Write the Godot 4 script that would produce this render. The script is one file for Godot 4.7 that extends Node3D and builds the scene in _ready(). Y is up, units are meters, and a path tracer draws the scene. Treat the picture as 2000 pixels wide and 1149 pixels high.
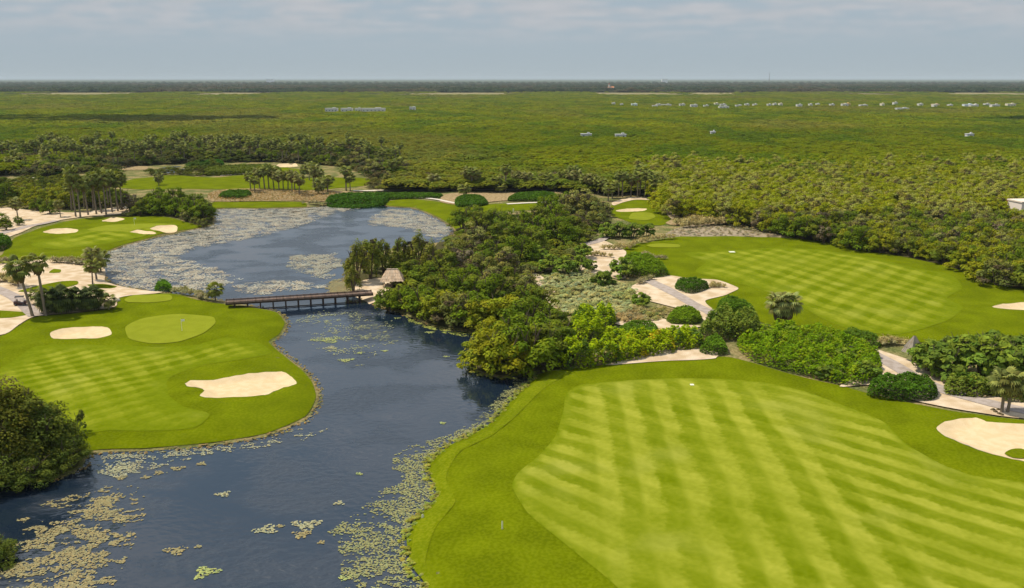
extends Node3D

const WATER := -0.7
const HX0 := -300.0
const HZ0 := -560.0
const HW := 601
const HD := 531

var heights := PackedFloat32Array()
var shore := PackedFloat32Array()
var rng := RandomNumberGenerator.new()
var counts := {}
var mats := {}
var lake: PackedVector2Array
var bunkers: Array = []
var hill_noise := FastNoiseLite.new()
var fine_noise := FastNoiseLite.new()


class Shape:
	var v := PackedVector3Array()
	var n := PackedVector3Array()
	var c := PackedColorArray()
	var u := PackedVector2Array()
	var i := PackedInt32Array()

	func quad(p0: Vector3, p1: Vector3, p2: Vector3, p3: Vector3, nn: Vector3, col: Color) -> void:
		var b := v.size()
		v.append(p0); v.append(p1); v.append(p2); v.append(p3)
		n.append(nn); n.append(nn); n.append(nn); n.append(nn)
		c.append(col); c.append(col); c.append(col); c.append(col)
		var k := 0 if (p2 - p0).cross(p1 - p0).dot(nn) >= 0.0 else 2
		i.append(b); i.append(b + 1 + k); i.append(b + 2); i.append(b); i.append(b + 2); i.append(b + 3 - k)

	func flat(p0: Vector3, p1: Vector3, p2: Vector3, p3: Vector3, col: Color) -> void:
		quad(p0, p1, p2, p3, (p2 - p0).cross(p1 - p0).normalized(), col)

	func tri(p0: Vector3, p1: Vector3, p2: Vector3, nn: Vector3, col: Color) -> void:
		var b := v.size()
		v.append(p0); v.append(p1); v.append(p2)
		n.append(nn); n.append(nn); n.append(nn)
		c.append(col); c.append(col); c.append(col)
		var k := 0 if (p2 - p0).cross(p1 - p0).dot(nn) >= 0.0 else 1
		i.append(b); i.append(b + 1 + k); i.append(b + 2 - k)

	func leaf(p: Vector3, nn: Vector3, t: Vector3, s: float, w: float, col: Color) -> void:
		var b := nn.cross(t).normalized()
		var a := b.cross(nn)
		quad(p + a * s, p + b * w, p - a * s * 0.8, p - b * w, nn, col)

	# a box with its own axes; dx, dy, dz are half extents
	func box(o: Vector3, dx: Vector3, dy: Vector3, dz: Vector3, col: Color) -> void:
		flat(o - dx - dy + dz, o - dx + dy + dz, o + dx + dy + dz, o + dx - dy + dz, col)
		flat(o + dx - dy - dz, o + dx + dy - dz, o - dx + dy - dz, o - dx - dy - dz, col)
		flat(o + dx - dy + dz, o + dx + dy + dz, o + dx + dy - dz, o + dx - dy - dz, col)
		flat(o - dx - dy - dz, o - dx + dy - dz, o - dx + dy + dz, o - dx - dy + dz, col)
		flat(o - dx + dy + dz, o - dx + dy - dz, o + dx + dy - dz, o + dx + dy + dz, col)
		flat(o - dx - dy - dz, o - dx - dy + dz, o + dx - dy + dz, o + dx - dy - dz, col)

	func tube(pts: Array, radii: Array, sides: int, col: Color) -> void:
		var b := v.size()
		for k in pts.size():
			var d: Vector3 = (pts[mini(k + 1, pts.size() - 1)] - pts[maxi(k - 1, 0)]).normalized()
			var x := d.cross(Vector3(0.31, 0.17, 0.93)).normalized()
			var y := x.cross(d)
			for s in sides + 1:
				var a := TAU * s / sides
				var o := x * cos(a) + y * sin(a)
				v.append(pts[k] + o * radii[k]); n.append(o); c.append(col)
		for k in pts.size() - 1:
			for s in sides:
				var q := b + k * (sides + 1) + s
				i.append(q); i.append(q + 1); i.append(q + sides + 1)
				i.append(q + 1); i.append(q + sides + 2); i.append(q + sides + 1)

	func add(o: Shape, t: Transform3D, tint := Color.WHITE) -> void:
		var b := v.size()
		v.append_array(t * o.v)
		var nb := Transform3D(t.basis.orthonormalized(), Vector3.ZERO)
		n.append_array(nb * o.n)
		for col in o.c: c.append(col * tint)
		for k in o.i: i.append(b + k)

	func mesh(m: Material) -> ArrayMesh:
		var a := []
		a.resize(Mesh.ARRAY_MAX)
		a[Mesh.ARRAY_VERTEX] = v
		a[Mesh.ARRAY_NORMAL] = n
		if c.size() == v.size(): a[Mesh.ARRAY_COLOR] = c
		if u.size() == v.size(): a[Mesh.ARRAY_TEX_UV] = u
		a[Mesh.ARRAY_INDEX] = i
		var r := ArrayMesh.new()
		r.add_surface_from_arrays(Mesh.PRIMITIVE_TRIANGLES, a)
		r.surface_set_material(0, m)
		return r


# ---------------------------------------------------------------- helpers

func numbered(called: String) -> String:
	var k: int = counts.get(called, -1) + 1
	counts[called] = k
	return called if k == 0 else "%s_%03d" % [called, k]


func tag(o: Node3D, label: String, category: String, group := "", kind := "") -> Node3D:
	if label: o.set_meta("label", label)
	if category: o.set_meta("category", category)
	if group: o.set_meta("group", group)
	if kind: o.set_meta("kind", kind)
	return o


func part(called: String, m: Mesh, parent: Node3D, at := Vector3.ZERO) -> MeshInstance3D:
	var o := MeshInstance3D.new()
	o.name = called
	o.mesh = m
	o.position = at
	parent.add_child(o, true)
	return o


func top(called: String, m: Mesh, at := Vector3.ZERO) -> MeshInstance3D:
	var o := MeshInstance3D.new()
	o.name = numbered(called)
	o.mesh = m
	o.position = at
	add_child(o, true)
	return o


func thing(called: String, label: String, category: String, at: Vector3, turn := 0.0, group := "") -> Node3D:
	var o := Node3D.new()
	o.name = numbered(called)
	add_child(o, true)
	o.position = at
	o.rotation.y = turn
	tag(o, label, category, group)
	return o


# a copy of a finished model (with its parts) set on the ground at x, z
func plant(model: Node3D, called: String, label: String, category: String, group: String, x: float, z: float, size: Vector3, turn: float, sink := 0.0) -> Node3D:
	var o: Node3D = model.duplicate()
	o.name = numbered(called)
	add_child(o, true)
	o.position = Vector3(x, H(x, z) - sink, z)
	o.rotation.y = turn
	o.scale = size
	tag(o, label, category, group)
	return o


func lin(r: float, g: float, b: float) -> Color:
	return Color(r, g, b).linear_to_srgb()


func paint(called: String, col: Color, rough := 0.8, spec := 0.3) -> StandardMaterial3D:
	if mats.has(called): return mats[called]
	var m := StandardMaterial3D.new()
	m.resource_name = called
	m.albedo_color = col
	m.roughness = rough
	m.metallic_specular = spec
	mats[called] = m
	return m


# takes its colour from the vertices (linear values)
func tinted(called: String, rough := 0.8, spec := 0.3, through := 0.0) -> StandardMaterial3D:
	if mats.has(called): return mats[called]
	var m := paint(called, Color.WHITE, rough, spec)
	m.vertex_color_use_as_albedo = true
	if through > 0.0:
		m.backlight_enabled = true
		m.backlight = lin(through, through, through * 0.3)
	return m


func noise_tex(freq: float, octaves: int, a: Color, b: Color, seed_: int, lo := 0.3, hi := 0.7, size := 512) -> NoiseTexture2D:
	var f := FastNoiseLite.new()
	f.noise_type = FastNoiseLite.TYPE_SIMPLEX_SMOOTH
	f.frequency = freq
	f.fractal_octaves = octaves
	f.seed = seed_
	var g := Gradient.new()
	g.offsets = PackedFloat32Array([lo, hi])
	g.colors = PackedColorArray([a, b])
	var t := NoiseTexture2D.new()
	t.width = size
	t.height = size
	t.seamless = true
	t.noise = f
	t.color_ramp = g
	return t


# ---------------------------------------------------------------- plan shapes

func poly(a: Array) -> PackedVector2Array:
	var p := PackedVector2Array()
	for k in range(0, a.size(), 2): p.append(Vector2(a[k], a[k + 1]))
	return p


# a closed outline rounded through its points
func round_poly(a: Array, step := 1.2) -> PackedVector2Array:
	var p := poly(a)
	var out := PackedVector2Array()
	var m := p.size()
	for k in m:
		var p0 := p[(k + m - 1) % m]
		var p1 := p[k]
		var p2 := p[(k + 1) % m]
		var p3 := p[(k + 2) % m]
		var parts := clampi(int(p1.distance_to(p2) / step), 1, 24)
		for s in parts:
			out.append(_catmull(p0, p1, p2, p3, float(s) / parts))
	return out


func _catmull(p0: Vector2, p1: Vector2, p2: Vector2, p3: Vector2, t: float) -> Vector2:
	var d := p1.distance_to(p2)
	var m1 := (p2 - p0).limit_length(d * 1.2) * 0.5
	var m2 := (p3 - p1).limit_length(d * 1.2) * 0.5
	var t2 := t * t
	var t3 := t2 * t
	return p1 * (2 * t3 - 3 * t2 + 1) + m1 * (t3 - 2 * t2 + t) + p2 * (-2 * t3 + 3 * t2) + m2 * (t3 - t2)


# a strip of the given width along a line of points
func strip(a: Array, width: float) -> PackedVector2Array:
	var p := poly(a)
	var q := PackedVector2Array()
	for k in p.size() - 1:
		for s in 6:
			q.append(_catmull(p[maxi(k - 1, 0)], p[k], p[k + 1], p[mini(k + 2, p.size() - 1)], s / 6.0))
	q.append(p[p.size() - 1])
	var l := PackedVector2Array()
	var r := PackedVector2Array()
	for k in q.size():
		var d := (q[mini(k + 1, q.size() - 1)] - q[maxi(k - 1, 0)]).normalized()
		l.append(q[k] + Vector2(-d.y, d.x) * width / 2)
		r.append(q[k] - Vector2(-d.y, d.x) * width / 2)
	r.reverse()
	l.append_array(r)
	return l


func bounds(p: PackedVector2Array) -> Rect2:
	var r := Rect2(p[0], Vector2.ZERO)
	for q in p: r = r.expand(q)
	return r


func edge_distance(p: PackedVector2Array, q: Vector2) -> float:
	var best := 1e9
	for k in p.size():
		var s := Geometry2D.get_closest_point_to_segment(q, p[k], p[(k + 1) % p.size()])
		best = minf(best, s.distance_squared_to(q))
	return sqrt(best)


# signed distances (positive inside) within reach of an outline, written over the height grid's points
func spread(p: PackedVector2Array, reach: float) -> Dictionary:
	var out := {}
	for k in p.size():
		var a := p[k]
		var b := p[(k + 1) % p.size()]
		var x0 := maxi(int((minf(a.x, b.x) - reach - HX0)), 0)
		var x1 := mini(int((maxf(a.x, b.x) + reach - HX0)) + 1, HW - 1)
		var z0 := maxi(int((minf(a.y, b.y) - reach - HZ0)), 0)
		var z1 := mini(int((maxf(a.y, b.y) + reach - HZ0)) + 1, HD - 1)
		for z in range(z0, z1 + 1):
			for x in range(x0, x1 + 1):
				var q := Vector2(HX0 + x, HZ0 + z)
				var d := q.distance_to(Geometry2D.get_closest_point_to_segment(q, a, b))
				if d < reach:
					var key := z * HW + x
					if d < out.get(key, reach): out[key] = d
	return out


func make_heights() -> void:
	hill_noise.noise_type = FastNoiseLite.TYPE_SIMPLEX_SMOOTH
	hill_noise.frequency = 0.022
	hill_noise.fractal_octaves = 3
	hill_noise.seed = 5
	heights.resize(HW * HD)
	shore.resize(HW * HD)
	var near := spread(lake, 9.0)
	var box := bounds(lake)
	for z in HD:
		for x in HW:
			var q := Vector2(HX0 + x, HZ0 + z)
			var d: float = near.get(z * HW + x, 9.0)
			if box.has_point(q) and Geometry2D.is_point_in_polygon(q, lake): d = -d
			shore[z * HW + x] = d
			var h := 0.0
			if d < 0.0:
				h = WATER - 0.8 * smoothstep(0.0, 3.0, -d)
			else:
				h = WATER + 0.62 * smoothstep(-0.4, 2.6, d) + 0.1 * smoothstep(2.0, 9.0, d) + 0.75 * hill_noise.get_noise_2d(q.x, q.y) * smoothstep(1.0, 9.0, d)
			heights[z * HW + x] = h
	for b in bunkers:
		for key in (near_bunker(b)):
			heights[key[0]] += key[1]


func near_bunker(b: PackedVector2Array) -> Array:
	var out := []
	var near := spread(b, 4.0)
	var box := bounds(b).grow(5.0)
	for z in range(int(box.position.y - HZ0), int(box.end.y - HZ0) + 1):
		for x in range(int(box.position.x - HX0), int(box.end.x - HX0) + 1):
			if x < 0 or z < 0 or x >= HW or z >= HD: continue
			var q := Vector2(HX0 + x, HZ0 + z)
			var d: float = near.get(z * HW + x, 4.0)
			if Geometry2D.is_point_in_polygon(q, b):
				out.append([z * HW + x, 0.3 - 0.75 * smoothstep(-0.3, 1.6, d)])
			else:
				out.append([z * HW + x, 0.3 * (1.0 - smoothstep(0.2, 3.6, d))])
	return out


func grid_at(g: PackedFloat32Array, x: float, z: float, beyond: float) -> float:
	var fx := x - HX0
	var fz := z - HZ0
	if fx < 0.0 or fz < 0.0 or fx >= HW - 1 or fz >= HD - 1: return beyond
	var ix := int(fx)
	var iz := int(fz)
	fx -= ix
	fz -= iz
	var k := iz * HW + ix
	return lerpf(lerpf(g[k], g[k + 1], fx), lerpf(g[k + HW], g[k + HW + 1], fx), fz)


func H(x: float, z: float) -> float:
	return grid_at(heights, x, z, 0.0)


func shore_at(x: float, z: float) -> float:
	return grid_at(shore, x, z, 9.0)


# a sheet laid on the land inside an outline, without its holes
func sheet(called: String, p: PackedVector2Array, holes: Array, m: Material, lift: float, step := 2.0, uv_box := Rect2(), level := false) -> MeshInstance3D:
	var s := Shape.new()
	var box := bounds(p)
	var edge := {}
	for ring in [p] + holes:
		for k in ring.size():
			var a: Vector2 = ring[k] / step
			var b: Vector2 = ring[(k + 1) % ring.size()] / step
			for z in range(floori(minf(a.y, b.y)), floori(maxf(a.y, b.y)) + 1):
				for x in range(floori(minf(a.x, b.x)), floori(maxf(a.x, b.x)) + 1):
					edge[Vector2i(x, z)] = true
	for z in range(floori(box.position.y / step), floori(box.end.y / step) + 1):
		for x in range(floori(box.position.x / step), floori(box.end.x / step) + 1):
			var cell := PackedVector2Array([Vector2(x, z) * step, Vector2(x + 1, z) * step, Vector2(x + 1, z + 1) * step, Vector2(x, z + 1) * step])
			if not edge.has(Vector2i(x, z)):
				var mid := Vector2(x + 0.5, z + 0.5) * step
				if not Geometry2D.is_point_in_polygon(mid, p): continue
				var out := false
				for h in holes:
					if Geometry2D.is_point_in_polygon(mid, h): out = true
				if out: continue
				_cell(s, cell, PackedInt32Array([0, 1, 2, 0, 2, 3]), lift, uv_box, level)
				continue
			var pieces: Array = Geometry2D.intersect_polygons(cell, p)
			for h in holes:
				var left := []
				for q in pieces: left.append_array(Geometry2D.clip_polygons(q, h))
				pieces = left
			for q in pieces:
				if Geometry2D.is_polygon_clockwise(q): q.reverse()
				_cell(s, q, Geometry2D.triangulate_polygon(q), lift, uv_box, level)
	var o := top(called, s.mesh(m))
	tag(o, "", "", "", "structure")
	return o


func _cell(s: Shape, q: PackedVector2Array, tris: PackedInt32Array, lift: float, uv_box: Rect2, level: bool) -> void:
	var b := s.v.size()
	for r in q:
		var y := lift if level else H(r.x, r.y) + lift
		s.v.append(Vector3(r.x, y, r.y))
		s.n.append(Vector3.UP if level else Vector3(H(r.x - 0.9, r.y) - H(r.x + 0.9, r.y), 1.8, H(r.x, r.y - 0.9) - H(r.x, r.y + 0.9)).normalized())
		s.u.append((r - uv_box.position) / uv_box.size if uv_box.has_area() else r)
	for k in tris: s.i.append(b + k)


# mown turf: two crossing sets of stripes in plan, worn and mottled
func turf(outline: PackedVector2Array, soft: float, box: Rect2, size: int, dir_a: Vector2, per_a: float, dir_b: Vector2, per_b: float, dark: Color, light: Color, seed_: int, base := 0.4, span := Vector2(-1e6, 1e6), phase := 0.0, ring := 0.0) -> ImageTexture:
	var f := FastNoiseLite.new()
	f.noise_type = FastNoiseLite.TYPE_SIMPLEX_SMOOTH
	f.seed = seed_
	f.frequency = 0.07
	f.fractal_octaves = 3
	var g := FastNoiseLite.new()
	g.noise_type = FastNoiseLite.TYPE_SIMPLEX_SMOOTH
	g.seed = seed_ + 1
	g.frequency = 0.9
	g.fractal_octaves = 3
	var w := size
	var h := int(size * box.size.y / box.size.x)
	var data := PackedByteArray()
	data.resize(w * h * 3)
	var na := Vector2(-dir_a.y, dir_a.x).normalized()
	var nb := Vector2(-dir_b.y, dir_b.x).normalized()
	var d := dark.linear_to_srgb()
	var l := light.linear_to_srgb()
	var at := 0
	var rim := spread(outline, soft)
	for y in h:
		for x in w:
			var q := box.position + Vector2((x + 0.5) / w, (y + 0.5) / h) * box.size
			var wob := f.get_noise_2d(q.x, q.y)
			var sp := g.get_noise_2d(q.x, q.y)
			var a := smoothstep(-0.6, 0.6, sin(TAU * (q.dot(na) + phase + wob * 0.7 + sp * 0.3) / per_a))
			var b := smoothstep(-0.6, 0.6, sin(TAU * (q.dot(nb) + wob * 0.7 + sp * 0.3) / per_b))
			var amp := clampf(0.8 + 0.7 * f.get_noise_2d(q.x * 0.6 + 80.0, q.y * 0.6), 0.35, 1.15)
			var lean := clampf(0.5 + 1.3 * f.get_noise_2d(q.x * 0.35 + 300.0, q.y * 0.35), 0.15, 0.85)
			if span.x > -1e5: lean = 0.2 + 0.5 * smoothstep(span.x - 3.0, span.x + 2.0, q.x + wob * 2.0) * (1.0 - smoothstep(span.y - 3.0, span.y + 4.0, q.x + wob * 3.0))
			if span.x < -400.0 and span.x > -1e5: lean = 0.56
			var fx := clampf(q.x - HX0, 0.0, HW - 1.0)
			var fz := clampf(q.y - HZ0, 0.0, HD - 1.0)
			var k0 := int(fz) * HW + int(fx)
			fx -= floorf(fx)
			fz -= floorf(fz)
			var edge: float = lerpf(lerpf(rim.get(k0, soft), rim.get(k0 + 1, soft), fx), lerpf(rim.get(k0 + HW, soft), rim.get(k0 + HW + 1, soft), fx), fz)
			var fade := smoothstep(0.0, soft, edge + wob * 0.5)
			var t := clampf(base + amp * fade * 0.46 * ((a - 0.5) * lean + (b - 0.5) * (1.0 - lean)) * 1.5 + 0.24 * wob * fade + 0.16 * sp - (1.0 - fade) * 0.2 + ring * smoothstep(0.0, 0.5, edge) * (1.0 - smoothstep(1.3, 2.3, edge + wob)), 0.0, 1.0)
			var worn := 0.26 * smoothstep(0.18, 0.7, f.get_noise_2d(q.x * 0.8 + 700.0, q.y * 0.8))
			data[at] = int(lerpf(lerpf(d.r, l.r, t), 0.56, worn) * 255)
			data[at + 1] = int(lerpf(lerpf(d.g, l.g, t), 0.57, worn) * 255)
			data[at + 2] = int(lerpf(lerpf(d.b, l.b, t), 0.3, worn) * 255)
			at += 3
	return ImageTexture.create_from_image(Image.create_from_data(w, h, false, Image.FORMAT_RGB8, data))


func turf_mat(called: String, t: Texture2D) -> StandardMaterial3D:
	var m := paint(called, Color.WHITE, 0.95, 0.05)
	m.albedo_texture = t
	m.texture_repeat = false
	return m


# a surface whose texture lies on the plan, repeating every `metres`, with a second, coarser layer over it
func plan_mat(called: String, metres: float, fine: Texture2D, wide: Texture2D, wide_metres: float, rough := 0.95, spec := 0.05) -> StandardMaterial3D:
	var m := paint(called, Color.WHITE, rough, spec)
	m.albedo_texture = fine
	m.uv1_triplanar = true
	m.uv1_world_triplanar = true
	m.uv1_scale = Vector3.ONE / metres
	if wide:
		m.detail_enabled = true
		m.detail_blend_mode = BaseMaterial3D.BLEND_MODE_MUL
		m.detail_albedo = wide
		m.detail_uv_layer = BaseMaterial3D.DETAIL_UV_2
		m.uv2_triplanar = true
		m.uv2_world_triplanar = true
		m.uv2_scale = Vector3.ONE / wide_metres
	return m


# ---------------------------------------------------------------- plants

func ball() -> Vector3:
	var z := rng.randf_range(-1.0, 1.0)
	var a := rng.randf() * TAU
	var r := sqrt(1.0 - z * z)
	return Vector3(r * cos(a), z, r * sin(a))


func vary(c: Color, by: float, hue := 0.12) -> Color:
	var k := 1.0 + rng.randf_range(-by, by)
	var h := rng.randf_range(-hue, hue)
	return Color(maxf(c.r * k * (1.0 + h), 0.0), c.g * k, maxf(c.b * k * (1.0 - h), 0.0))


# leaf clumps gathered on a rounded crown: radius, crown height, clump count, leaves per clump
func crown(radius: float, tall: float, clumps: int, leaves: int, size: float, col: Color, dry := 0.0, upright := 0.0) -> Shape:
	var s := Shape.new()
	for k in clumps:
		var d := ball()
		d.y = absf(d.y) * 1.5 - 0.75 if rng.randf() < 0.9 else d.y
		var far := pow(rng.randf_range(0.35, 1.0), 0.6)
		var mid := Vector3(d.x * radius * far, tall * 0.5 + d.y * tall * 0.5 * far, d.z * radius * far)
		var r := radius * rng.randf_range(0.2, 0.36)
		var tone := vary(col, 0.2, 0.12)
		if rng.randf() < dry: tone = vary(Color(0.13, 0.105, 0.06), 0.25, 0.05)
		var stretch := Vector3(1, rng.randf_range(0.6, 0.95) + upright, 1)
		for q in leaves:
			var o := ball()
			if o.y < -0.1 and rng.randf() < 0.75: o.y = -o.y
			var p := mid + o * stretch * r * pow(rng.randf_range(0.1, 1.0), 0.25)
			var nn := (o * 1.1 + ball() * 0.5 + Vector3(0, 0.55, 0)).normalized()
			s.leaf(p, nn, ball(), size * rng.randf_range(0.7, 1.4), size * rng.randf_range(0.4, 0.75), vary(tone, 0.22, 0.1))
	return s


# a low closed dome of foliage, lumpy on top, as scrub looks from above
func dome(radius: float, tall: float, lumps: int, leaves: int, size: float, col: Color) -> Shape:
	var s := Shape.new()
	for k in lumps:
		var a := rng.randf() * TAU
		var d := radius * sqrt(rng.randf()) * 0.8
		var r := radius * rng.randf_range(0.28, 0.5)
		var mid := Vector3(cos(a) * d, tall * (1.0 - 0.45 * d * d / (radius * radius)) - r * 0.75, sin(a) * d)
		var tone := vary(col, 0.16, 0.12)
		for q in leaves:
			var o := ball()
			o.y = absf(o.y) - 0.1
			var p := mid + Vector3(o.x * r, o.y * r * 0.8, o.z * r)
			var nn := (o + Vector3(0, 1.3, 0) + ball() * 0.3).normalized()
			s.leaf(p, nn, ball(), size * rng.randf_range(0.8, 1.35), size * rng.randf_range(0.5, 0.85), vary(tone, 0.14, 0.08))
	return s


func limbs(tall: float, spread_by: float, thick: float, col: Color, stems := 4) -> Shape:
	var s := Shape.new()
	for k in stems:
		var a := TAU * (k + rng.randf() * 0.6) / stems
		var o := Vector3(cos(a), 0, sin(a))
		var p0 := o * thick * 0.8 + Vector3(0, -0.4, 0)
		var p1 := o * spread_by * 0.3 + Vector3(0, tall * 0.38, 0)
		var p2 := o * spread_by * 0.7 + Vector3(rng.randf_range(-0.3, 0.3), tall * 0.75, rng.randf_range(-0.3, 0.3))
		s.tube([p0, p1, p2], [thick, thick * 0.7, thick * 0.35], 6, col)
		for b in 2:
			var e := p2 + Vector3(rng.randf_range(-1, 1), rng.randf_range(0.4, 1.1), rng.randf_range(-1, 1)) * spread_by * 0.4
			s.tube([p1.lerp(p2, 0.5), p2.lerp(e, 0.5), e], [thick * 0.45, thick * 0.3, thick * 0.12], 5, col)
	return s


func tree_model(tall: float, radius: float, col: Color, clumps: int, leaves: int, size: float, dry := 0.0, skirt := -0.04, upright := 0.0) -> Node3D:
	var t := Node3D.new()
	var c := crown(radius, tall * (1.0 - skirt), clumps, leaves, size, col, dry, upright)
	part("trunk", limbs(tall, radius * 0.8, tall * 0.022, Color(0.11, 0.085, 0.06)).mesh(tinted("bark", 0.95)), t)
	part("crown", c.mesh(tinted("leaf", 0.75, 0.12, 0.6)), t, Vector3(0, tall * skirt, 0))
	return t


# one fan leaf of a palm: stalk along +x, then a pleated fan that droops at its tips
func fan_leaf(stalk: float, blade: float, droop: float, col: Color) -> Shape:
	var s := Shape.new()
	s.tube([Vector3.ZERO, Vector3(stalk * 0.5, stalk * 0.06, 0), Vector3(stalk, 0, 0)], [0.035, 0.025, 0.02], 3, Color(0.12, 0.13, 0.04))
	var hub := Vector3(stalk, 0, 0)
	var n := 11
	for k in n:
		var a := lerpf(-1.9, 1.9, (k + 0.5) / n)
		var dir := Vector3(cos(a), 0, sin(a))
		var side := Vector3(-sin(a), 0, cos(a))
		var l := blade * (1.0 - 0.12 * absf(a)) * rng.randf_range(0.88, 1.06)
		var w := blade * 0.135
		var mid := hub + dir * l * 0.6 + Vector3(0, -droop * l * 0.12, 0)
		var tip := hub + dir * l * 0.97 + Vector3(0, -droop * l * 0.62, 0)
		var c := vary(col, 0.15, 0.08)
		var up := Vector3.UP
		for f in [-1.0, 1.0]:
			var e: Vector3 = mid + side * w * f - Vector3(0, 0.05, 0)
			var nn := (e - hub).cross(mid + Vector3(0, 0.03, 0) - hub).normalized()
			if nn.y < 0.0: nn = -nn
			s.tri(hub, mid + Vector3(0, 0.03, 0), e, nn, c)
			var n2 := (tip - mid).cross(e - mid).normalized()
			if n2.dot(up) < 0.0: n2 = -n2
			s.tri(mid + Vector3(0, 0.03, 0), tip, e, n2, c)
	return s


func palm_leaf_place(k: int, n: int, lean: float) -> Transform3D:
	var f := (k + 0.5) / n
	var up := lerpf(1.25, -0.75, pow(f, 0.85)) + rng.randf_range(-0.15, 0.15)
	var turn := k * 2.39996 + rng.randf_range(-0.25, 0.25)
	var b := Basis(Vector3.UP, turn) * Basis(Vector3(0, 0, 1), up) * Basis(Vector3(1, 0, 0), rng.randf_range(-lean, lean))
	return Transform3D(b, Vector3.ZERO)


# the dead leaves that hang under a palm's crown
func palm_skirt(long: float, wide: float, n: int) -> Shape:
	var s := Shape.new()
	for k in n:
		var a := k * 2.39996
		var o := Vector3(cos(a), 0, sin(a))
		var side := Vector3(-o.z, 0, o.x)
		var drop := long * rng.randf_range(0.55, 1.0)
		var w := wide * rng.randf_range(0.3, 0.5)
		var p0 := o * 0.14
		var p1 := o * wide * rng.randf_range(0.7, 1.0) + Vector3(0, -drop * 0.45, 0)
		var p2 := o * wide * rng.randf_range(0.35, 0.7) + Vector3(0, -drop, 0)
		var c := vary(Color(0.17, 0.12, 0.065), 0.3, 0.1)
		s.quad(p0 + side * 0.05, p1 + side * w, p1 - side * w, p0 - side * 0.05, (o + Vector3(0, 0.3, 0)).normalized(), c)
		s.quad(p1 + side * w, p2 + side * w * 0.4, p2 - side * w * 0.4, p1 - side * w, (o - Vector3(0, 0.1, 0)).normalized(), c)
	return s


func trunk_unit() -> ArrayMesh:
	if mats.has("trunk_mesh"): return mats["trunk_mesh"]
	var s := Shape.new()
	var pts := []
	var rad := []
	for k in 15:
		var f := k / 14.0
		pts.append(Vector3(0.02 * sin(f * 3.0), f, 0))
		rad.append((1.0 - 0.35 * f) * (1.0 + 0.07 * (k % 2)) * (1.25 if k == 0 else 1.0))
	s.tube(pts, rad, 8, Color(0.2, 0.165, 0.125))
	mats["trunk_mesh"] = s.mesh(tinted("palm_bark", 0.95))
	return mats["trunk_mesh"]


# stems: [offset x, offset z, height, lean]; detailed palms keep each leaf as a part of its own
func palm_model(stems: Array, span: float, leaves: int, col: Color, dead: float, detailed := false, droop := 0.8) -> Node3D:
	var t := Node3D.new()
	var lm := tinted("palm_leaf", 0.6, 0.2, 0.5)
	var kinds := []
	for k in 4: kinds.append(fan_leaf(span * 0.56, span * 0.5, droop + 0.2 * k, vary(col, 0.1, 0.1) * [1.5, 0.8, 1.15, 0.65][k]))
	var meshes := []
	if detailed:
		for q in kinds: meshes.append(q.mesh(lm))
	for st in stems:
		var head := Vector3(st[0] + st[3], st[2], st[1])
		var tr := part("trunk", trunk_unit(), t)
		var girth: float = 0.17 + 0.012 * st[2]
		tr.transform = Transform3D(Basis(Vector3(girth, 0, 0), Vector3(st[3], st[2] + 0.3, 0), Vector3(0, 0, girth)), Vector3(st[0], -0.3, st[1]))
		if dead > 0.0: part("dead_leaf_skirt", palm_skirt(dead, span * 0.42, 46).mesh(tinted("dead_leaf", 0.9, 0.2, 0.2)), t, head)
		if detailed:
			for k in leaves:
				var f := part("frond", meshes[k % 4], t)
				f.transform = Transform3D(palm_leaf_place(k, leaves, 0.4).basis, head)
		else:
			var s := Shape.new()
			for k in leaves: s.add(kinds[k % 4], palm_leaf_place(k, leaves, 0.4))
			part("crown", s.mesh(lm), t, head)
	return t


# a mass of foliage over a footprint: low dome, dense small leaves on lumpy shoots
func hedge_shape(p: PackedVector2Array, tall: float, size: float, per_m2: float, col: Color, lumps := 0.35, second := Color.BLACK, share := 0.0, dome := 2.2) -> Shape:
	var s := Shape.new()
	var box := bounds(p)
	var lump := FastNoiseLite.new()
	lump.seed = rng.randi() % 1000
	lump.frequency = 0.38
	lump.fractal_octaves = 2
	var count := int(box.get_area() * per_m2)
	var base := Color(0.045, 0.05, 0.02)
	for k in count:
		var q := Vector2(rng.randf_range(box.position.x, box.end.x), rng.randf_range(box.position.y, box.end.y))
		if not Geometry2D.is_point_in_polygon(q, p): continue
		var d := edge_distance(p, q)
		var r := clampf(d / dome, 0.0, 1.0)
		var y := tall * sqrt(1.0 - (1.0 - r) * (1.0 - r))
		var bump := lump.get_noise_2d(q.x, q.y)
		y *= 1.0 + lumps * bump
		var depth := pow(rng.randf(), 2.0)
		y *= 1.0 - depth * (0.35 + 0.5 * (1.0 - r))
		var nn := (Vector3(0, 0.9, 0) + ball() * 0.6).normalized()
		var tone := col * (1.0 + 0.25 * bump)
		if share > 0.0 and lump.get_noise_2d(q.x * 0.7 + 50.0, q.y * 0.7) + rng.randf_range(-0.2, 0.2) > 0.5 - share: tone = second
		s.leaf(Vector3(q.x, H(q.x, q.y) + y + 0.03, q.y), nn, ball(), size * rng.randf_range(0.7, 1.35), size * rng.randf_range(0.4, 0.7), vary(tone, 0.25, 0.12))
	return s


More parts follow.
